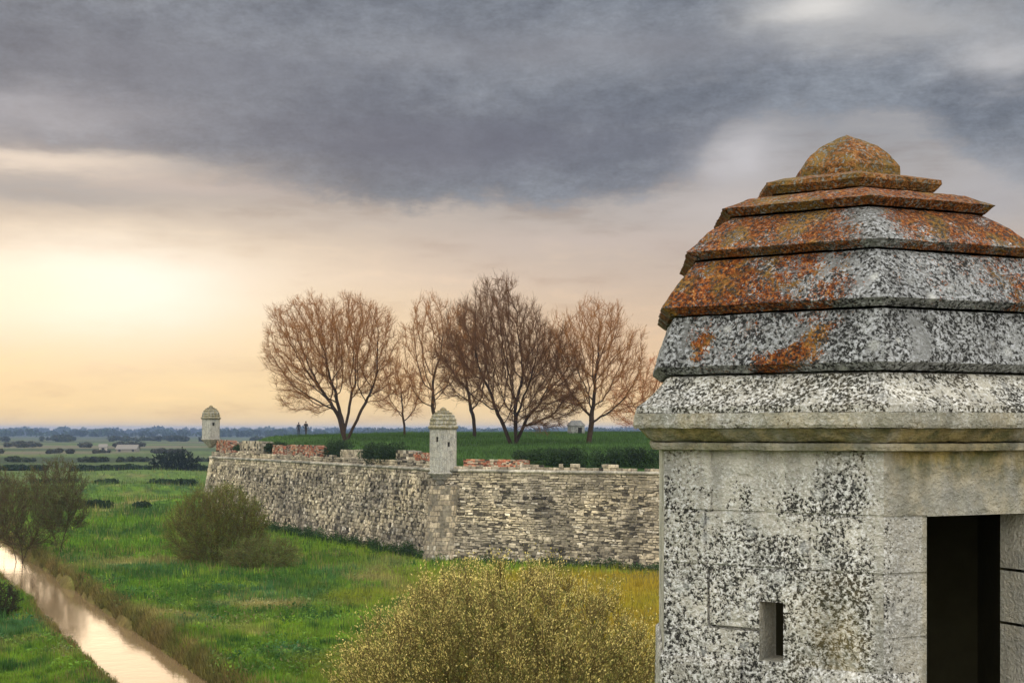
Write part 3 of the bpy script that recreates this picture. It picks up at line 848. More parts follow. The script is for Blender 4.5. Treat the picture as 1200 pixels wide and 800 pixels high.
def quads(c, size, cols, flat=0, asp=.5, dirs=None):
    """small leaf faces in random attitudes"""
    n_ = len(c)
    a = rng.normal(0, 1, (n_, 3)) if dirs is None else dirs + rng.normal(0, .35, (n_, 3))
    a /= np.linalg.norm(a, axis=1, keepdims=True) + 1e-9
    b = np.cross(a, rng.normal(0, 1, (n_, 3))); b /= np.linalg.norm(b, axis=1, keepdims=True) + 1e-9
    s_ = np.reshape(size, (-1, 1)) * np.ones((n_, 1)); a = a * s_; b = b * s_ * asp
    V = np.stack([c - a, c - b * .9, c + a, c + b * .9], 1).reshape(-1, 3)
    return V, np.arange(n_ * 4).reshape(-1, 4), np.repeat(cols, 4, 0)
def colmix(n_, *cs):
    w = rng.dirichlet([.6] * len(cs), n_); return w @ np.array(cs)
def cat(*parts):
    V = []; F_ = []; C = []; b = 0
    for v, f, c in parts: V.append(v); F_.append(f + b); C.append(c); b += len(v)
    return np.concatenate(V), np.concatenate(F_), np.concatenate(C)
def scene_pt(px, Y, z): return Vector(((px - 600) / F * Y, Y, z))

def bare_tree(px, Y, env, h_top_px, label, seed, n_att=1300, step=.5, stem=3, twig=(.16, .072, .034), dark=(.05, .032, .02), name='bare_tree', group='bare trees on the platform', dens=3, forks=1, tl=.85):
    """env: list of ellipses in photo pixels (cx, cy, rx, ry) that make up the crown"""
    global rng
    random.seed(seed); rng = np.random.default_rng(seed)
    base = scene_pt(px, Y, float(plat_z(np.array((px - 600) / F * Y), np.array(float(Y)))) - .1)
    k = Y / F
    els = [(((cx - 600) * k - base.x), (HY - cy) * k - base.z, rx * k, ry * k) for cx, cy, rx, ry in env]
    def ins(q):
        ok = np.zeros(len(q), bool)
        for cx, cz, rx, rz in els:
            an = np.arctan2(q[:, 2] - cz, q[:, 0] - cx)
            lump = 1 + .17 * np.sin(an * 4 + seed) + .12 * np.sin(an * 9 + 2 * seed) + .08 * np.sin(an * 17 + 3 * seed)
            ok |= ((q[:, 0] - cx) / rx) ** 2 + ((q[:, 1]) / (max(rx, 2.5) * .85)) ** 2 + ((q[:, 2] - cz) / rz) ** 2 < lump
        return ok
    lo = [min(e[0] - e[2] for e in els) * 1.1, -8, min(e[1] - e[3] for e in els)]; hi = [max(e[0] + e[2] for e in els) * 1.1 + .1, 8, max(e[1] + e[3] for e in els) + 1]
    att = env_points(n_att, ins, lo, hi); att = att[att[:, 2] > .8]
    roots = [((random.uniform(-.3, .3) * (forks > 1), random.uniform(-.3, .3) * (forks > 1), 0), ((_ - (forks - 1) / 2) * .32, random.uniform(-.3, .3) * (forks > 1), 1), stem + (forks > 1) * 3) for _ in range(forks)]
    n_att = n_att
    pos, par = grow(roots, att, step, 5.5, .62, 60, crook=.19)
    r = radii(pos, par, .0138, 2.0)
    r = np.minimum(r, .5)
    e = np.where(par >= 0)[0]; ra = np.minimum(r[par[e]], r[e] * 1.3); 
    thick = r[e] > .085
    V1, F1 = prisms(pos[par[e[thick]]], pos[e[thick]] + (pos[e[thick]] - pos[par[e[thick]]]) * .05, ra[thick], r[e[thick]], 7)
    V2, F2 = prisms(pos[par[e[~thick]]], pos[e[~thick]], ra[~thick], r[e[~thick]], 4)
    cen = np.array([0, 0, base.z * 0 + 3.5])
    V3, F3, C3, tips, td = twigs(pos, par, r, .05, dens, tl, .55, .12, twig, (twig[0] * .6, twig[1] * .6, twig[2] * .6), .0135, cen, gens=3)
    root = empty(name, base, label=label, cat='tree', group=group)
    link('trunk', np_mesh('trunk', V1, F1, cols=np.tile(dark, (len(V1), 1)), smooth=True), M['bark'], root)
    k2 = np.repeat(np.clip(1 - r[e[~thick]] / .06, 0, 1), 8)[:, None]
    C2 = np.array(dark)[None] * (1 - k2) + np.array(twig)[None] * k2 * .8 + 0 * k2
    Vc, Fc, Cc = cat((V2, F2, C2), (V3, F3, C3))
    link('crown', np_mesh('crown', Vc, Fc, cols=Cc), M['bark'], root)
    return root
bare_tree(405, 150, [(388, 408, 82, 62), (352, 402, 48, 38), (360, 462, 40, 24), (440, 425, 34, 60)], 338, 'widest bare tree with several trunks, leftmost on the platform', 11, n_att=3600, forks=4, stem=2, twig=(.35, .150, .045), dens=4)
bare_tree(474, 166, [(470, 455, 34, 36)], 430, 'small bare tree low between the widest tree and the middle turret', 12, n_att=650, step=.45, stem=2, twig=(.36, .14, .045), dens=3)
bare_tree(508, 143, [(507, 392, 38, 44), (500, 440, 32, 40), (538, 405, 30, 44)], 340, 'slender bare tree rising straight behind the middle turret', 13, n_att=1700, stem=5, twig=(.35, .150, .045), dens=3)
bare_tree(602, 130, [(583, 385, 50, 54), (612, 425, 66, 58), (560, 415, 50, 56), (628, 465, 56, 42)], 318, 'tallest and darkest bare tree in the centre, dense with crossing boughs', 14, n_att=4600, forks=4, stem=2, twig=(.16, .075, .030), dark=(.03, .02, .014), dens=5)
bare_tree(556, 152, [(552, 400, 38, 50), (548, 440, 36, 40)], 350, 'slim dark bare tree wedged between the slender tree and the tallest one', 18, n_att=1500, stem=4, twig=(.17, .085, .036), dark=(.03, .02, .014), dens=4)
bare_tree(690, 131, [(694, 416, 64, 62), (665, 440, 40, 45), (735, 450, 34, 45), (715, 470, 30, 20)], 345, 'round-headed bare tree with a single trunk, nearest the big turret', 15, n_att=2800, stem=4, twig=(.35, .150, .045), dens=3)
bare_tree(756, 185, [(752, 472, 42, 40), (790, 460, 40, 60)], 440, 'low reddish bare thicket tree partly behind the big turret', 16, n_att=1000, stem=1, twig=(.45, .15, .04), dens=3, forks=3)

def shrub(X, Y, zb, rx, rz, label, seed, name='shrub', group=None, n_att=900, step=.3, leaf=(.05, .075, .02), leaf2=(.02, .03, .01), nl=9000, ls=.07, twigc=(.09, .06, .03), stems=9, dens=2, tl=.5, rad=.008, lean=.5, low=.0, ry=None, tipc=None, asp=.5, thr=.03, gens=2, zlift=0):
    global rng
    random.seed(seed); rng = np.random.default_rng(seed); ry = ry or rx
    def ins(q):
        an = np.arctan2(q[:, 1], q[:, 0]); ph = q[:, 2] / rz
        lump = 1 + .10 * np.sin(an * 3 + seed) + .08 * np.sin(an * 7 + ph * 5 + seed) + .06 * np.sin(ph * 13 + an * 2)
        zc = rz * (.42 + zlift)
        zz = np.where(q[:, 2] > zc, (q[:, 2] - zc) / (rz - zc), (q[:, 2] - zc) / (zc * 1.1 + .2))
        return (q[:, 0] / rx) ** 2 + (q[:, 1] / ry) ** 2 + zz ** 2 < lump
    att = env_points(n_att, ins, (-rx * 1.2, -ry * 1.2, max(low, .1)), (rx * 1.2, ry * 1.2, rz * 1.15))
    roots = []
    for i in range(stems):
        a = i * 2.4 + random.random(); q = rx * .12 * math.sqrt(i)
        roots.append(((q * math.cos(a), q * math.sin(a), -.1), (math.cos(a) * lean, math.sin(a) * lean, 1), 2))
    pos, par = grow(roots, att, step, rx * .9, step * 1.5, 60, up=.15)
    r = radii(pos, par, .006, 2.2, .12)
    e = np.where(par >= 0)[0]; ra = np.minimum(r[par[e]], r[e] * 1.3)
    V2, F2 = prisms(pos[par[e]], pos[e], ra, r[e], 4)
    cen = np.array([0, 0, rz * .2])
    V3, F3, C3, tips, td = twigs(pos, par, r, thr, dens, tl, .42, .3, twigc, tuple(x * .5 for x in twigc), rad, cen, gens=gens)
    root = empty(name, (X, Y, zb), label=label, cat='shrub' if name != 'bare_tree' else 'tree', group=group)
    Vc, Fc, Cc = cat((V2, F2, np.tile([c * .55 for c in twigc], (len(V2), 1))), (V3, F3, C3))
    link('stems', np_mesh('stems', Vc, Fc, cols=Cc), M['bark'], root)
    if nl:
        i = rng.integers(0, len(tips), nl); c = tips[i] + rng.normal(0, .05, (nl, 3)); cols = colmix(nl, leaf, leaf2)
        if tipc is not None:
            hgt = np.linalg.norm((c - np.array([0, 0, rz * .3])) / np.array([rx, ry, rz * .7]), axis=1)
            pt = fbm(c[:, 0] + c[:, 2] * .7, c[:, 1] + c[:, 2], 5, .8, 3)
            kk = np.clip((hgt - .62 + (pt - .5) * .9) / .3, 0, 1)[:, None] * rng.choice([.15, 1], (nl, 1), p=[.4, .6]); cols = cols * (1 - kk) + np.array(tipc) * kk * rng.uniform(.7, 1.2, (nl, 1))
        Vl, Fl, Cl = quads(c, rng.uniform(.5, 1.3, nl) * ls, cols, asp=asp, dirs=td[i])
        link('leaves', np_mesh('leaves', Vl, Fl, cols=Cl), M['leaf'], root)
    return root
gz = lambda X, Y: float(ground_z(np.array([float(X)]), np.array([float(Y)]))[0])
# big budding willow shrub at the foot of the picture
shrub(-.25, 36.5, gz(-.25, 36.5), 4.15, 5.95, 'large rounded shrub tipped with yellow buds at the bottom, in front of the wall', 21, name='willow_shrub', n_att=5200, step=.26,
      leaf=(.22, .235, .045), leaf2=(.06, .095, .018), nl=150000, ls=.030, twigc=(.17, .125, .04), stems=26, dens=5, tl=.62, rad=.0075, tipc=(.74, .60, .20), asp=.55, gens=2, zlift=.1)
# bush in the meadow before the bastion
p_ = at(256, 660, GZ)
shrub(p_.x, p_.y, gz(p_.x, p_.y), 3.65, 5.4, 'rounded olive-brown bush standing alone in the meadow before the rampart', 22, name='bush', n_att=2600, step=.28,
      leaf=(.19, .21, .035), leaf2=(.07, .105, .018), nl=42000, ls=.05, twigc=(.15, .11, .035), stems=14, dens=4, tl=.7, rad=.010, zlift=.0, group='meadow bushes')
p_ = at(312, 664, GZ)
shrub(p_.x, p_.y - 1, gz(p_.x, p_.y), 2.7, 2.0, 'low spreading green bush at the right foot of the rounded bush', 23, name='bush', n_att=700, step=.25,
      leaf=(.16, .19, .04), leaf2=(.08, .10, .025), nl=14000, ls=.05, twigc=(.16, .11, .04), stems=9, dens=3, tl=.5, group='meadow bushes')
# scrubby trees by the canal
for i, (px, py, rx, h, lab, sd) in enumerate([
    (24, 648, 3.0, 7.3, 'dark scrubby tree on the canal bank, second from the left edge', 31),
    (70, 652, 1.9, 5.0, 'small slim scrubby tree by the canal, furthest right of its group', 32),
    (-12, 640, 3.4, 7.6, 'dark scrubby tree cut by the left edge of the picture', 33),
    (66, 618, 3.1, 6.7, 'dark scrubby tree set back from the canal, right of the tall one', 34)]):
    q = at(px, py, GZ)
    shrub(q.x, q.y, gz(q.x, q.y), rx, h, lab, sd, name='scrub_tree', group='scrubby trees by the canal', n_att=800, step=.36, leaf=(.10, .13, .03), leaf2=(.05, .05, .015), nl=7500, ls=.07, twigc=(.11, .07, .035), stems=3 if i != 1 else 2, dens=3, tl=.85, rad=.012, low=1.6, zlift=.18, lean=.25)
q = at(4, 722, GZ)
shrub(q.x - .3, q.y, gz(q.x, q.y) - .1, 1.1, 1.7, 'small dark bush on the near left bank of the canal', 35, name='bush', group='meadow bushes', n_att=320, step=.2, leaf=(.045, .04, .015), leaf2=(.02, .02, .01), nl=5000, ls=.045, twigc=(.06, .04, .02), stems=6, dens=3, tl=.4)
# dark round tree far off, left of the bastion
q = at(206, 555, GZ)
shrub(q.x, q.y, GZ, 5.2, 4.6, 'dark evergreen clump far out in the meadow left of the rampart tip', 36, name='distant_tree', n_att=700, step=.6, leaf=(.02, .035, .014), leaf2=(.012, .02, .01), nl=16000, ls=.2, twigc=(.04, .03, .02), stems=6, dens=2, tl=.9, rad=.02)

def leafcloud(cs, n_, size, colset, seed):
    """leaf faces in lumpy heaps: cs = [(x, y, z, rx, ry, rz)]"""
    global rng
    rng = np.random.default_rng(seed); cs = np.array(cs); w = cs[:, 3] * cs[:, 5]; w /= w.sum()
    i = rng.choice(len(cs), n_, p=w); d = rng.normal(0, 1, (n_, 3)); d /= np.linalg.norm(d, axis=1, keepdims=True); rr = rng.random((n_, 1)) ** (1 / 2.2)
    c = cs[i, :3] + d * rr * cs[i, 3:6]
    sh = rng.random(len(cs))[i][:, None] * .6 + .7
    return quads(c, rng.uniform(.6, 1.3, n_) * size, colmix(n_, *colset) * sh, asp=.6)
DKG = [(.020, .042, .012), (.035, .07, .016), (.012, .022, .008)]
# ivy and shrubs along the parapet
def parapet_shrub(px0, px1, ytop, ybot, label, seed, cols=DKG, dense=1.0, back=1.3, deep=1.0):
    p0, i = wall_point(px0); p1, _ = wall_point(px1); a, b2 = topP[i], topP[(i + 1) % nP]; e = (b2 - a).normalized(); nn = Vector((e.y, -e.x))
    L = (p1 - p0).length; mid = (p0 + p1) / 2; cs = []
    random.seed(seed)
    nn_ = max(3, int(L / .8))
    for j in range(nn_):
        u = L * (j + .5) / nn_; q = p0 + e * u - nn * (back + random.uniform(-.4, .4)); zt = (HY - ytop - random.uniform(-1, 2.5)) * q.y / F; zb = (HY - ybot) * q.y / F
        zt = min(zt, 99); hz = max(.25, (zt - zb) / 2)
        cs.append((q.x - mid.x, q.y - mid.y, (zt + zb) / 2 - CZ, .62 + random.uniform(-.1, .2), deep, hz))
    V, f, c = leafcloud(cs, int(2600 * dense * max(1, L / 3)), .075, cols, seed)
    tag(link('ivy_shrub', np_mesh('ivy', V, f, cols=c), M['leaf'], None, (mid.x, mid.y, CZ)), label, 'shrub', 'ivy shrubs along the parapet')
parapet_shrub(302, 314, 517, 531, 'small ivy clump between the pale merlon and the narrow brick merlon', 51)
parapet_shrub(366, 396, 515, 541, 'dark ivy clump right of the wide red brick merlon', 52)
parapet_shrub(416, 460, 517, 549, 'largest dark ivy clump hanging over the wall left of the middle turret', 53, dense=1.3, back=.6)
parapet_shrub(262, 276, 520, 531, 'tiny tuft of ivy beside the far brick stump', 54)
parapet_shrub(582, 640, 524, 541, 'dark shrub behind the long low orange brick parapet', 55, back=3.2)
parapet_shrub(622, 668, 523, 547, 'dark shrub right of the pale rubble pile', 56, back=2.0)
parapet_shrub(664, 708, 524, 548, 'dark shrub below the round-headed tree', 57, back=2.0)
parapet_shrub(704, 742, 523, 547, 'dark shrub second from the big turret', 58, back=2.0)
parapet_shrub(738, 790, 521, 548, 'dark shrub touching the big turret edge', 59, back=2.0)

# weeds at the foot of the wall
cs = []
random.seed(61)
for i in (0, 1):
    a, b2 = botP[i], botP[(i + 1) % nP]; e = (b2 - a); L = min(e.length, 60); e = e.normalized(); nn = Vector((e.y, -e.x)); u = 0
    while u < L:
        q = a + e * u + nn * random.uniform(.1, .9); h = random.uniform(.25, .75) * (1.25 if i == 0 else .8)
        cs.append((q.x, q.y, GZ + h * .4, .6, .6, h)); u += random.uniform(.35, .8)
V, f, c = leafcloud(cs, 42000, .07, [(.03, .075, .014), (.05, .11, .02), (.014, .03, .008)], 61)
tag(link('weeds', np_mesh('weeds', V, f, cols=c), M['leaf']), kind='stuff')

# distant hedges and woods
def belt(name, Yc, s0, s1, h, depth, n_c, n_l, size, cols, seed, jy=1.0, gap=-1, label=None):
    random.seed(seed); cs = []
    for j in range(n_c):
        s_ = s0 + (s1 - s0) * random.random(); Y = Yc + random.uniform(-1, 1) * depth * jy; nz = mnoise.noise(Vector((s_ * 40, seed, 0)))
        if nz < gap: continue
        hh = h * random.uniform(.55, 1.15) * (1 + .5 * nz); cs.append((s_ * Y, Y, GZ + hh * .5, hh * random.uniform(.6, 1.3), hh * .7, hh * .55))
    V, f, c = leafcloud(cs, n_l, size, cols, seed)
    return tag(link(name, np_mesh(name, V, f, cols=c), M['leaf']), label, None, None, 'stuff')
BR = [(.06, .065, .035), (.085, .07, .04), (.035, .05, .025)]
belt('ditch_scrub', 181, -.345, -.225, .75, 1.0, 150, 15000, .13, DKG, 71, gap=.05)
belt('ditch_scrub', 252, -.36, -.22, 1.1, 2.0, 120, 13000, .2, DKG, 72, gap=-.05)
belt('hedgerow', 345, -.38, -.2, 1.25, 3, 150, 16000, .32, DKG, 73, gap=-.12)
belt('hedgerow', 440, -.42, -.18, 1.3, 5, 130, 9000, .3, BR + DKG, 74, gap=.05)
belt('distant_wood', 600, -.44, -.17, 1.5, 16, 200, 14000, .4, BR, 75, gap=.05)
belt('distant_wood', 820, -.46, -.15, 2.2, 40, 240, 16000, .6, BR, 76, gap=.02)
belt('distant_wood', 1250, -.5, .3, 3.6, 110, 500, 26000, 1.1, BR + DKG, 77, gap=-.05)
belt('distant_wood', 2100, -.55, .3, 9, 200, 600, 26000, 2.4, DKG, 78)
belt('distant_wood', 3600, -.6, .35, 13, 400, 700, 26000, 4.5, DKG, 79)

# farm buildings far out
def cottage(px, Y, w, d, h, rz, label, wall=(.62, .58, .5)):
    r_ = empty('farm_building', (*scene_pt(px, Y, GZ).xy, GZ), rz, label=label, cat='building', group='farm buildings on the plain')
    mb = MB(); mb.box((0, 0, h / 2), (w / 2, d / 2, h / 2), col=wall); mb.add([(-w / 2, -d / 2, h), (-w / 2, d / 2, h), (-w / 2, 0, h + d * .33)], [(0, 1, 2)], wall); mb.add([(w / 2, -d / 2, h), (w / 2, d / 2, h), (w / 2, 0, h + d * .33)], [(0, 1, 2)], wall)
    link('wall', mb.mesh('w'), M['plain'], r_)
    mb = MB(); k = .35
    for sg in (-1, 1):
        a = [(-w / 2 - k, sg * (d / 2 + k), h - .15), (w / 2 + k, sg * (d / 2 + k), h - .15), (w / 2 + k, 0, h + d * .33 + .12), (-w / 2 - k, 0, h + d * .33 + .12)]
        mb.add(a + [(x, y, z + .16) for x, y, z in a], [(0, 1, 2, 3), (4, 5, 6, 7), (0, 1, 5, 4), (1, 2, 6, 5), (2, 3, 7, 6), (3, 0, 4, 7)], (.19, .175, .15))
    link('roof', mb.mesh('r'), M['plain'], r_)
    for x in np.linspace(-w / 2 + 1.5, w / 2 - 1.5, max(2, int(w / 4))):
        mb = MB(); mb.box((x, -d / 2 - .02, h * .55), (.5, .06, .6), col=(.05, .05, .05)); link('window', mb.mesh('win'), M['plain'], r_)
cottage(121, 640, 3.2, 3.5, 2.0, .2, 'small pale farmhouse standing alone, left of a long low barn', (.40, .37, .31))
cottage(150, 640, 9, 5, 1.2, -.05, 'long pale low barn right of the small farmhouse', (.22, .20, .16))

# stone hut on the platform
hp = scene_pt(675, 176, 0); hz = float(plat_z(np.array(hp.x), np.array(hp.y)))
r_ = empty('stone_hut', (hp.x, hp.y, hz - .1), .25, label='tiny grey stone hut with a pitched roof behind the round-headed tree', cat='hut')
mb = MB(); mb.box((0, 0, .55), (.85, .8, .55), col=(.20, .20, .18), jit=.02); link('wall', mb.mesh('w'), M['masonry'], r_)
mb = MB(); mb.add([(-.98, -.9, 1.08), (.98, -.9, 1.08), (.98, .9, 1.08), (-.98, .9, 1.08), (-.6, 0, 1.72), (.6, 0, 1.72)], [(0, 1, 5, 4), (1, 2, 5), (2, 3, 4, 5), (3, 0, 4), (3, 2, 1, 0)], (.15, .15, .14)); link('roof', mb.mesh('r'), M['masonry'], r_)
mb = MB(); mb.box((.25, -.81, .45), (.24, .03, .42), col=(.015, .014, .012)); link('doorway', mb.mesh('d'), M['plain'], r_)

# ------------------------------------------------------------------ two walkers on the platform
def person(px, Y, coat, trousers, hairc, rz, hgt, label, stride):
    x = (px - 600) / F * Y; z = float(plat_z(np.array(x), np.array(float(Y))))
    J = {'pelvis': (0, 0, .93, .15, .11), 'waist': (0, 0, 1.08, .135, .10), 'chest': (0, -.01, 1.32, .17, .115), 'neck': (0, 0, 1.49, .06, .06), 'head0': (0, -.015, 1.58, .075, .085), 'head1': (0, -.01, 1.68, .08, .095), 'top': (0, 0, 1.74, .045, .055)}
    E_ = [('pelvis', 'waist'), ('waist', 'chest'), ('chest', 'neck'), ('neck', 'head0'), ('head0', 'head1'), ('head1', 'top')]
    for s_, nm in ((-1, 'l'), (1, 'r')):
        st = stride * s_
        J[nm + 'hip'] = (.09 * s_, 0, .86, .095, .095); J[nm + 'knee'] = (.10 * s_, -.06 + st * .5, .48, .062, .065); J[nm + 'ank'] = (.10 * s_, st, .09, .042, .045); J[nm + 'toe'] = (.11 * s_, st - .17, .035, .04, .03)
        J[nm + 'sh'] = (.19 * s_, 0, 1.41, .07, .07); J[nm + 'elb'] = (.25 * s_, .03 - st * .3, 1.12, .05, .05); J[nm + 'wri'] = (.25 * s_, -.06 - st * .5, .88, .034, .034); J[nm + 'hand'] = (.25 * s_, -.08 - st * .55, .78, .03, .04)
        E_ += [('pelvis', nm + 'hip'), (nm + 'hip', nm + 'knee'), (nm + 'knee', nm + 'ank'), (nm + 'ank', nm + 'toe'), ('chest', nm + 'sh'), (nm + 'sh', nm + 'elb'), (nm + 'elb', nm + 'wri'), (nm + 'wri', nm + 'hand')]
    ks = list(J); me = bpy.data.meshes.new('person'); me.from_pydata([J[k][:3] for k in ks], [(ks.index(a), ks.index(b_)) for a, b_ in E_], [])
    o = bpy.data.objects.new('person', me); COL.objects.link(o)
    sk = o.modifiers.new('Skin', 'SKIN'); ly = me.skin_vertices[0] if me.skin_vertices else None
    if ly is None:
        bpy.context.view_layer.update(); bm = bmesh.new(); bm.from_mesh(me); bm.verts.layers.skin.verify(); bm.to_mesh(me); bm.free(); ly = me.skin_vertices[0]
    for i, k in enumerate(ks): ly.data[i].radius = J[k][3:5]; ly.data[i].use_root = (k == 'pelvis')
    o.modifiers.new('S', 'SUBSURF').levels = 2
    dg = bpy.context.evaluated_depsgraph_get(); ev = bpy.data.meshes.new_from_object(o.evaluated_get(dg))
    o.modifiers.clear(); o.data = ev
    n_ = len(ev.vertices); co = np.zeros(n_ * 3); ev.vertices.foreach_get('co', co); co = co.reshape(-1, 3)
    c = np.ones((n_, 4), dtype=np.float32); skn = (.42, .26, .18)
    c[:, :3] = coat; c[co[:, 2] < .84, :3] = trousers; c[co[:, 2] < .09, :3] = (.03, .025, .02); c[(co[:, 2] > 1.52), :3] = skn
    c[(np.abs(co[:, 0]) > .18) & (co[:, 2] < .86), :3] = skn
    ca = ev.color_attributes.new('Col', 'FLOAT_COLOR', 'POINT'); ca.data.foreach_set('color', c.ravel())
    ev.materials.clear(); ev.materials.append(M['plain']); ev.polygons.foreach_set('use_smooth', [True] * len(ev.polygons))
    # face: nose and ears, hair as a child
    hb = bmesh.new(); bmesh.ops.create_uvsphere(hb, u_segments=14, v_segments=10, radius=.105)
    for v in hb.verts: v.co = Vector((v.co.x * .95, v.co.y * 1.05 + .018, v.co.z * 1.08 + 1.675)); v.co.z = max(v.co.z, 1.60 if v.co.y > 0 else 1.70)
    hm = bpy.data.meshes.new('hair'); hb.to_mesh(hm); hb.free()
    a = hm.color_attributes.new('Col', 'FLOAT_COLOR', 'POINT'); a.data.foreach_set('color', np.tile((*hairc, 1), len(hm.vertices)).astype(np.float32))
    link('hair', hm, M['plain'], o)
    o.location = (x, Y, z + .0); o.rotation_euler = (0, 0, rz); o.scale = (hgt / 1.75,) * 3
    tag(o, label, 'person', 'walkers on the platform')
person(350, 186, (.035, .035, .045), (.03, .03, .04), (.03, .02, .015), R(200), 1.66, 'slimmer walker in dark clothes, left one of the pair on the platform', .12)
person(358.5, 184, (.025, .024, .026), (.045, .04, .04), (.05, .03, .02), R(170), 1.78, 'broader walker in a dark coat, right one of the pair on the platform', -.16)

# ------------------------------------------------------------------ grass, reeds
def blades(X, Y, Z, h, w, cols, lean=.35):
    n_ = len(X); a = rng.uniform(0, 2 * np.pi, n_); dx = np.cos(a) * w; dy = np.sin(a) * w; la = rng.uniform(0, 2 * np.pi, n_); lx = np.cos(la) * h * lean * rng.random(n_); ly = np.sin(la) * h * lean * rng.random(n_)
    V = np.stack([np.stack([X - dx, Y - dy, Z - .05], 1), np.stack([X + dx, Y + dy, Z - .05], 1), np.stack([X + lx, Y + ly, Z + h], 1)], 1).reshape(-1, 3)
    return V, np.arange(n_ * 3).reshape(-1, 3), np.repeat(cols, 3, 0)
rng = np.random.default_rng(91)
N = 430000
py = 503 + rng.uniform(0, 1, N) ** .8 * 360 + 22; Y = F * -GZ / (py - 503); X = rng.uniform(-.40, .16, N) * Y + rng.normal(0, .2, N)
Y = Y + rng.normal(0, .3, N)
ok = (seg_dist(X, Y, canal) > 2.1) & ~inside(X, Y, botP) & (Y > 24) & (Y < 300)
X, Y = X[ok], Y[ok]; Z = ground_z(X, Y)
n1 = fbm(X, Y, 92, 2.0, 3); n2 = fbm(X, Y, 93, .7, 2)
h = (.08 + .24 * n1 + .16 * (n2 > .55) + .22 * (fbm(X, Y, 98, 1.3, 2) > .68)) * rng.uniform(.6, 1.3, len(X)) * np.clip(Y / 90, .8, 1.8); w = .012 + .00022 * Y
dry = rng.random(len(X))[:, None] < .04 + .25 * (fbm(X, Y, 97, 5, 3)[:, None] > .6)
cols = meadow_col(X, Y) * rng.uniform(.85, 1.75, (len(X), 1)); cols = np.where(dry, np.array([[.22, .19, .06]]), cols)
parts = [blades(X, Y, Z, h, w, cols)]
# broad-leaved clumps
n3 = fbm(X, Y, 94, 3.5, 3)
sel = (n3 > .55) & (rng.random(len(X)) < .22) & (Y < 130)
V, f, c = quads(np.stack([X[sel], Y[sel], Z[sel] + rng.uniform(.08, .38, sel.sum())], 1), rng.uniform(.05, .11, sel.sum()), cols[sel] * np.array([[.85, .95, 1.1]]), asp=.6)
tag(link('broad_leaves', np_mesh('broad', V, f, cols=c), M['grass_blade']), kind='stuff')
N = 90000
Yp = rng.uniform(98, 215, N); Xp = rng.uniform(-.23, .12, N) * Yp; ok = inside(Xp, Yp, offset_poly(outline, -1.6)); Xp, Yp = Xp[ok], Yp[ok]; Zp = plat_z(Xp, Yp)
parts.append(blades(Xp, Yp, Zp, rng.uniform(.1, .35, len(Xp)), .03, plat_col(Xp, Yp) * rng.uniform(.7, 1.5, (len(Xp), 1))))
V, f, c = cat(*parts)
tag(link('grass', np_mesh('grass', V, f, cols=c), M['grass_blade']), kind='stuff')
# brown reeds along both banks
N = 30000
t = rng.random(N); py = 632 + rng.random(N) * 210; Yc = F * 10.2 / (py - 503)
Xc = np.interp(-Yc, [-338, -138.4, -60.5, -30.3], [-142.9, -50.9, -14.9, -1.]); side = rng.choice([-1, 1], N, p=[.22, .78]); off = CW + .05 + rng.gamma(1.5, .24, N)
nx_ = .885 * side; ny_ = .46 * side
X = Xc + nx_ * off; Y = Yc + ny_ * off; Z = np.maximum(ground_z(X, Y), WZ - .1)
h = rng.uniform(.08, .32, N) * (1 + .6 * fbm(X, Y, 95, 1.5)) ; k = fbm(X, Y, 96, 2.0)[:, None]
cols = np.array([[.24, .155, .055]]) * (1 - k) + np.array([[.13, .15, .03]]) * k; cols = cols * rng.uniform(.45, 1.5, (N, 1))
V, f, c = blades(X, Y, Z, h, .02 + .0001 * Y, cols, .7)
tag(link('bank_reeds', np_mesh('reeds', V, f, cols=c), M['grass_blade']), kind='stuff')

# ------------------------------------------------------------------ air
HAZE_D, HAZE_C = .00017, (.36, .50, .80, 1)
bm = bmesh.new(); bmesh.ops.create_cube(bm, size=2)
for v in bm.verts: v.co = Vector((v.co.x * 9000, v.co.y * 9000, 15 if v.co.z > 0 else -12.5))
me = bpy.data.meshes.new('haze'); bm.to_mesh(me); bm.free()
mt = bpy.data.materials.new('haze'); mt.use_nodes = True; n = NT(mt.node_tree); mt.node_tree.nodes.clear()
o_ = n.new('ShaderNodeOutputMaterial'); v_ = n.new('ShaderNodeVolumePrincipled'); v_.inputs['Color'].default_value = HAZE_C; v_.inputs['Density'].default_value = HAZE_D; n.l.new(v_.outputs[0], o_.inputs['Volume'])
tag(link('haze', me, mt), kind='stuff')

# ------------------------------------------------------------------ sky
SUN_AZ, SUN_EL = -20.0, 7.5
w = bpy.data.worlds.new('World'); SC.world = w; w.use_nodes = True
n = NT(w.node_tree); bg = w.node_tree.nodes['Background']
sky = n.new('ShaderNodeTexSky', sky_type='NISHITA'); sky.sun_disc = False; sky.sun_elevation = R(SUN_EL); sky.sun_rotation = R(SUN_AZ); sky.dust_density = 2.5; sky.air_density = 1.3
D = n.new('ShaderNodeTexCoord').outputs['Generated']
sp = n.new('ShaderNodeSeparateXYZ'); n.put(sp.inputs[0], D); dx, dy, dz = sp.outputs
deg = 180 / math.pi
azd = n.mul(n.m('ARCTAN2', dx, dy), deg); eld = n.mul(n.m('ARCSINE', dz), deg)
def PA(px): return math.degrees(math.atan((px - 600) / F))
def PE(py): return math.degrees(math.atan((HY - py) / F))
cv = n.new('ShaderNodeCombineXYZ'); n.put(cv.inputs[0], azd); n.put(cv.inputs[1], n.mul(eld, 1.9)); Q = cv.outputs[0]
big = n.sub(n.noise(Q, .10, 5, .55), .5); med = n.sub(n.noise(n.mapping(Q, loc=(7, 3, 5)), .28, 5, .6), .5); fine = n.sub(n.noise(Q, 1.1, 5, .65), .5)
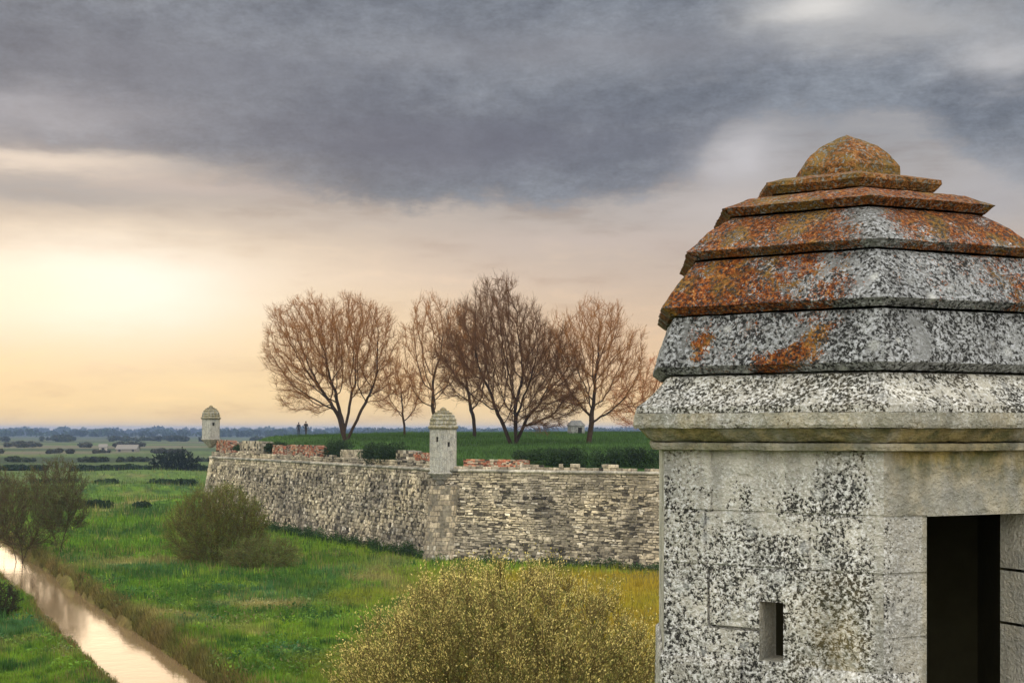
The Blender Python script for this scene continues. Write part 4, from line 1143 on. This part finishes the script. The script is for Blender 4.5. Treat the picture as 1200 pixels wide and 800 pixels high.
streak = n.sub(n.noise(n.mapping(Q, (.55, 1.2, 1), rot=(0, 0, .12)), .35, 5, .6), .5)
def blob(px, py, rx, ry, warp=1.0, soft=1.0):
    """1 at the middle of a cloud feature, 0 outside; radii in photo pixels"""
    k = deg / F
    a = n.m('DIVIDE', n.add(n.sub(azd, PA(px)), n.mul(med, 3.5 * warp)), rx * k); e = n.m('DIVIDE', n.add(n.sub(eld, PE(py)), n.mul(streak, 2.0 * warp)), ry * k)
    r2 = n.add(n.mul(a, a), n.mul(e, e)); return n.m('EXPONENT', n.mul(r2, -1.0 * soft))
S_ = 10.0     # colours are given at strength 0.1
# base gradient by elevation
ef = n.lin(eld, -2, 20); 
grad = n.ramp(ef, [(.0, (.94, .67, .30)), (.09, (.97, .70, .33)), (.14, (.97, .71, .36)), (.25, (.94, .70, .42)), (.36, (.80, .63, .50)), (.46, (.55, .47, .41)), (.56, (.28, .28, .31)), (1., (.28, .29, .33))])
rightf = n.ss(azd, PA(250), PA(800))
grad = n.mix(n.mul(rightf, n.ss(eld, .0, 3.0)), grad, n.ramp(ef, [(.0, (.92, .64, .34)), (.14, (.87, .60, .35)), (.25, (.78, .57, .38)), (.36, (.62, .50, .41)), (.46, (.48, .43, .40)), (.6, (.36, .36, .38)), (1, (.33, .33, .36))]))
col = n.mix(n.ss(streak, -.02, .2), grad, n.vm('MULTIPLY', grad, (.86, .82, .80)))
col = n.mix(n.mul(n.ss(n.mul(streak, -1.0), .02, .2), .5), col, n.vm('MULTIPLY', grad, (1.2, 1.16, 1.1)))
# dark cloud deck with a ragged lower border
border = n.ramp(n.lin(azd, PA(-400), PA(1600)), [(i / 2000, PE(y) / 20) for i, y in ((0, 90), (400, 188), (560, 205), (680, 222), (800, 246), (1000, 244), (1150, 236), (1235, 212), (1275, 165), (1330, 138), (1500, 150), (1650, 250), (2000, 200))][:13])
bz = n.new('ShaderNodeSeparateColor'); n.put(bz.inputs[0], border)
d_ = n.add(n.sub(eld, n.mul(bz.outputs[0], 20.0)), n.add(n.mul(med, 2.8), n.mul(fine, 1.3)))
dark = n.ss(d_, -.45, .75)
dcol = n.mix(n.ss(n.add(big, n.mul(med, .7)), -.16, .2), (.158, .180, .222), (.25, .278, .325))
dcol = n.mix(n.mul(n.ss(streak, .0, .22), .3), dcol, (.31, .33, .37))
dcol = n.vm('MULTIPLY', dcol, n.lin(n.add(fine, n.mul(n.sub(n.noise(Q, 5, 3, .6), .5), .5)), -.25, .25, .80, 1.2))
col = n.mix(n.mul(dark, .97), col, dcol)
for px, py, rx, ry, cc, k, wp in [
    (40, 150, 150, 26, (.66, .63, .66), .45, 1), (60, 238, 170, 16, (.30, .32, .36), .65, .8), (330, 262, 190, 14, (.55, .48, .44), .5, .8),
    (50, 205, 190, 16, (.95, .80, .66), .75, .8), (230, 225, 110, 14, (.66, .55, .50), .5, .8),
    (180, 90, 260, 50, (.17, .18, .225), .6, 1), (520, 170, 300, 45, (.15, .155, .20), .7, 1), (700, 60, 260, 30, (.30, .30, .33), .5, 1),
    (960, 20, 70, 22, (.85, .82, .78), .85, .7), (1060, 45, 130, 26, (.50, .49, .49), .7, 1), (1180, 90, 60, 26, (.66, .64, .64), .6, 1),
    (865, 190, 55, 32, (.62, .60, .62), .75, .8), (860, 250, 120, 26, (.62, .56, .54), .55, .8), (1160, 240, 80, 40, (.46, .45, .47), .7, .8), (700, 285, 200, 18, (.62, .52, .47), .5, .9),
    (150, 375, 300, 90, (1.02, .82, .53), .55, .7), (120, 350, 210, 60, (1.02, .92, .76), .8, .7), (105, 342, 130, 40, (1.15, 1.10, 1.02), .8, .6), (30, 350, 130, 40, (1.1, .93, .66), .6, .7)]:
    col = n.mix(n.mul(blob(px, py, rx, ry, wp), k), col, cc)
# unseen sky overhead and behind, brightened to light the near stone and grass
hi_ = n.ss(eld, 19, 38); beh = n.ss(n.m('ABSOLUTE', azd), 50, 110)
bright = n.mix(beh, n.mix(n.ss(n.add(big, n.mul(med, .5)), -.15, .2), (.8, .82, .87), (1.3, 1.28, 1.24)), n.mix(n.ss(n.add(big, n.mul(med, .5)), -.15, .2), (2.0, 1.98, 1.95), (2.9, 2.8, 2.6)))
side = n.m('MAXIMUM', hi_, n.mul(beh, n.ss(eld, -1, 8)))
col = n.mix(side, col, bright)
col = n.vm('SCALE', col); col.node.inputs['Scale'].default_value = S_
tot = n.mix(.985, sky.outputs[0], col)
n.put(bg.inputs[0], tot); bg.inputs[1].default_value = .1

sun = bpy.data.lights.new('sun', 'SUN'); sun.energy = .75; sun.angle = R(42); sun.color = (1.0, .72, .42)
so = bpy.data.objects.new('sun', sun); COL.objects.link(so)
dv = Vector((math.sin(R(SUN_AZ)) * math.cos(R(SUN_EL)), math.cos(R(SUN_AZ)) * math.cos(R(SUN_EL)), math.sin(R(SUN_EL))))
so.rotation_euler = dv.to_track_quat('Z', 'Y').to_euler(); so.location = dv * 50

# ------------------------------------------------------------------ camera and render
cam = bpy.data.cameras.new('camera'); co_ = bpy.data.objects.new('camera', cam); COL.objects.link(co_)
co_.location = (0, 0, 0); co_.rotation_euler = (R(90), 0, 0)
cam.sensor_width = 36; cam.lens = F / 1200 * 36; cam.shift_y = (HY - 400) / 1200; cam.clip_start = .1; cam.clip_end = 30000
SC.camera = co_
SC.render.engine = 'CYCLES'
SC.cycles.use_denoising = True
SC.cycles.max_bounces = 5; SC.cycles.diffuse_bounces = 3; SC.cycles.volume_bounces = 0; SC.cycles.transmission_bounces = 3; SC.cycles.transparent_max_bounces = 4
SC.cycles.use_light_tree = True
SC.view_settings.view_transform = 'Standard'; SC.view_settings.look = 'None'; SC.view_settings.exposure = 0; SC.view_settings.gamma = 1
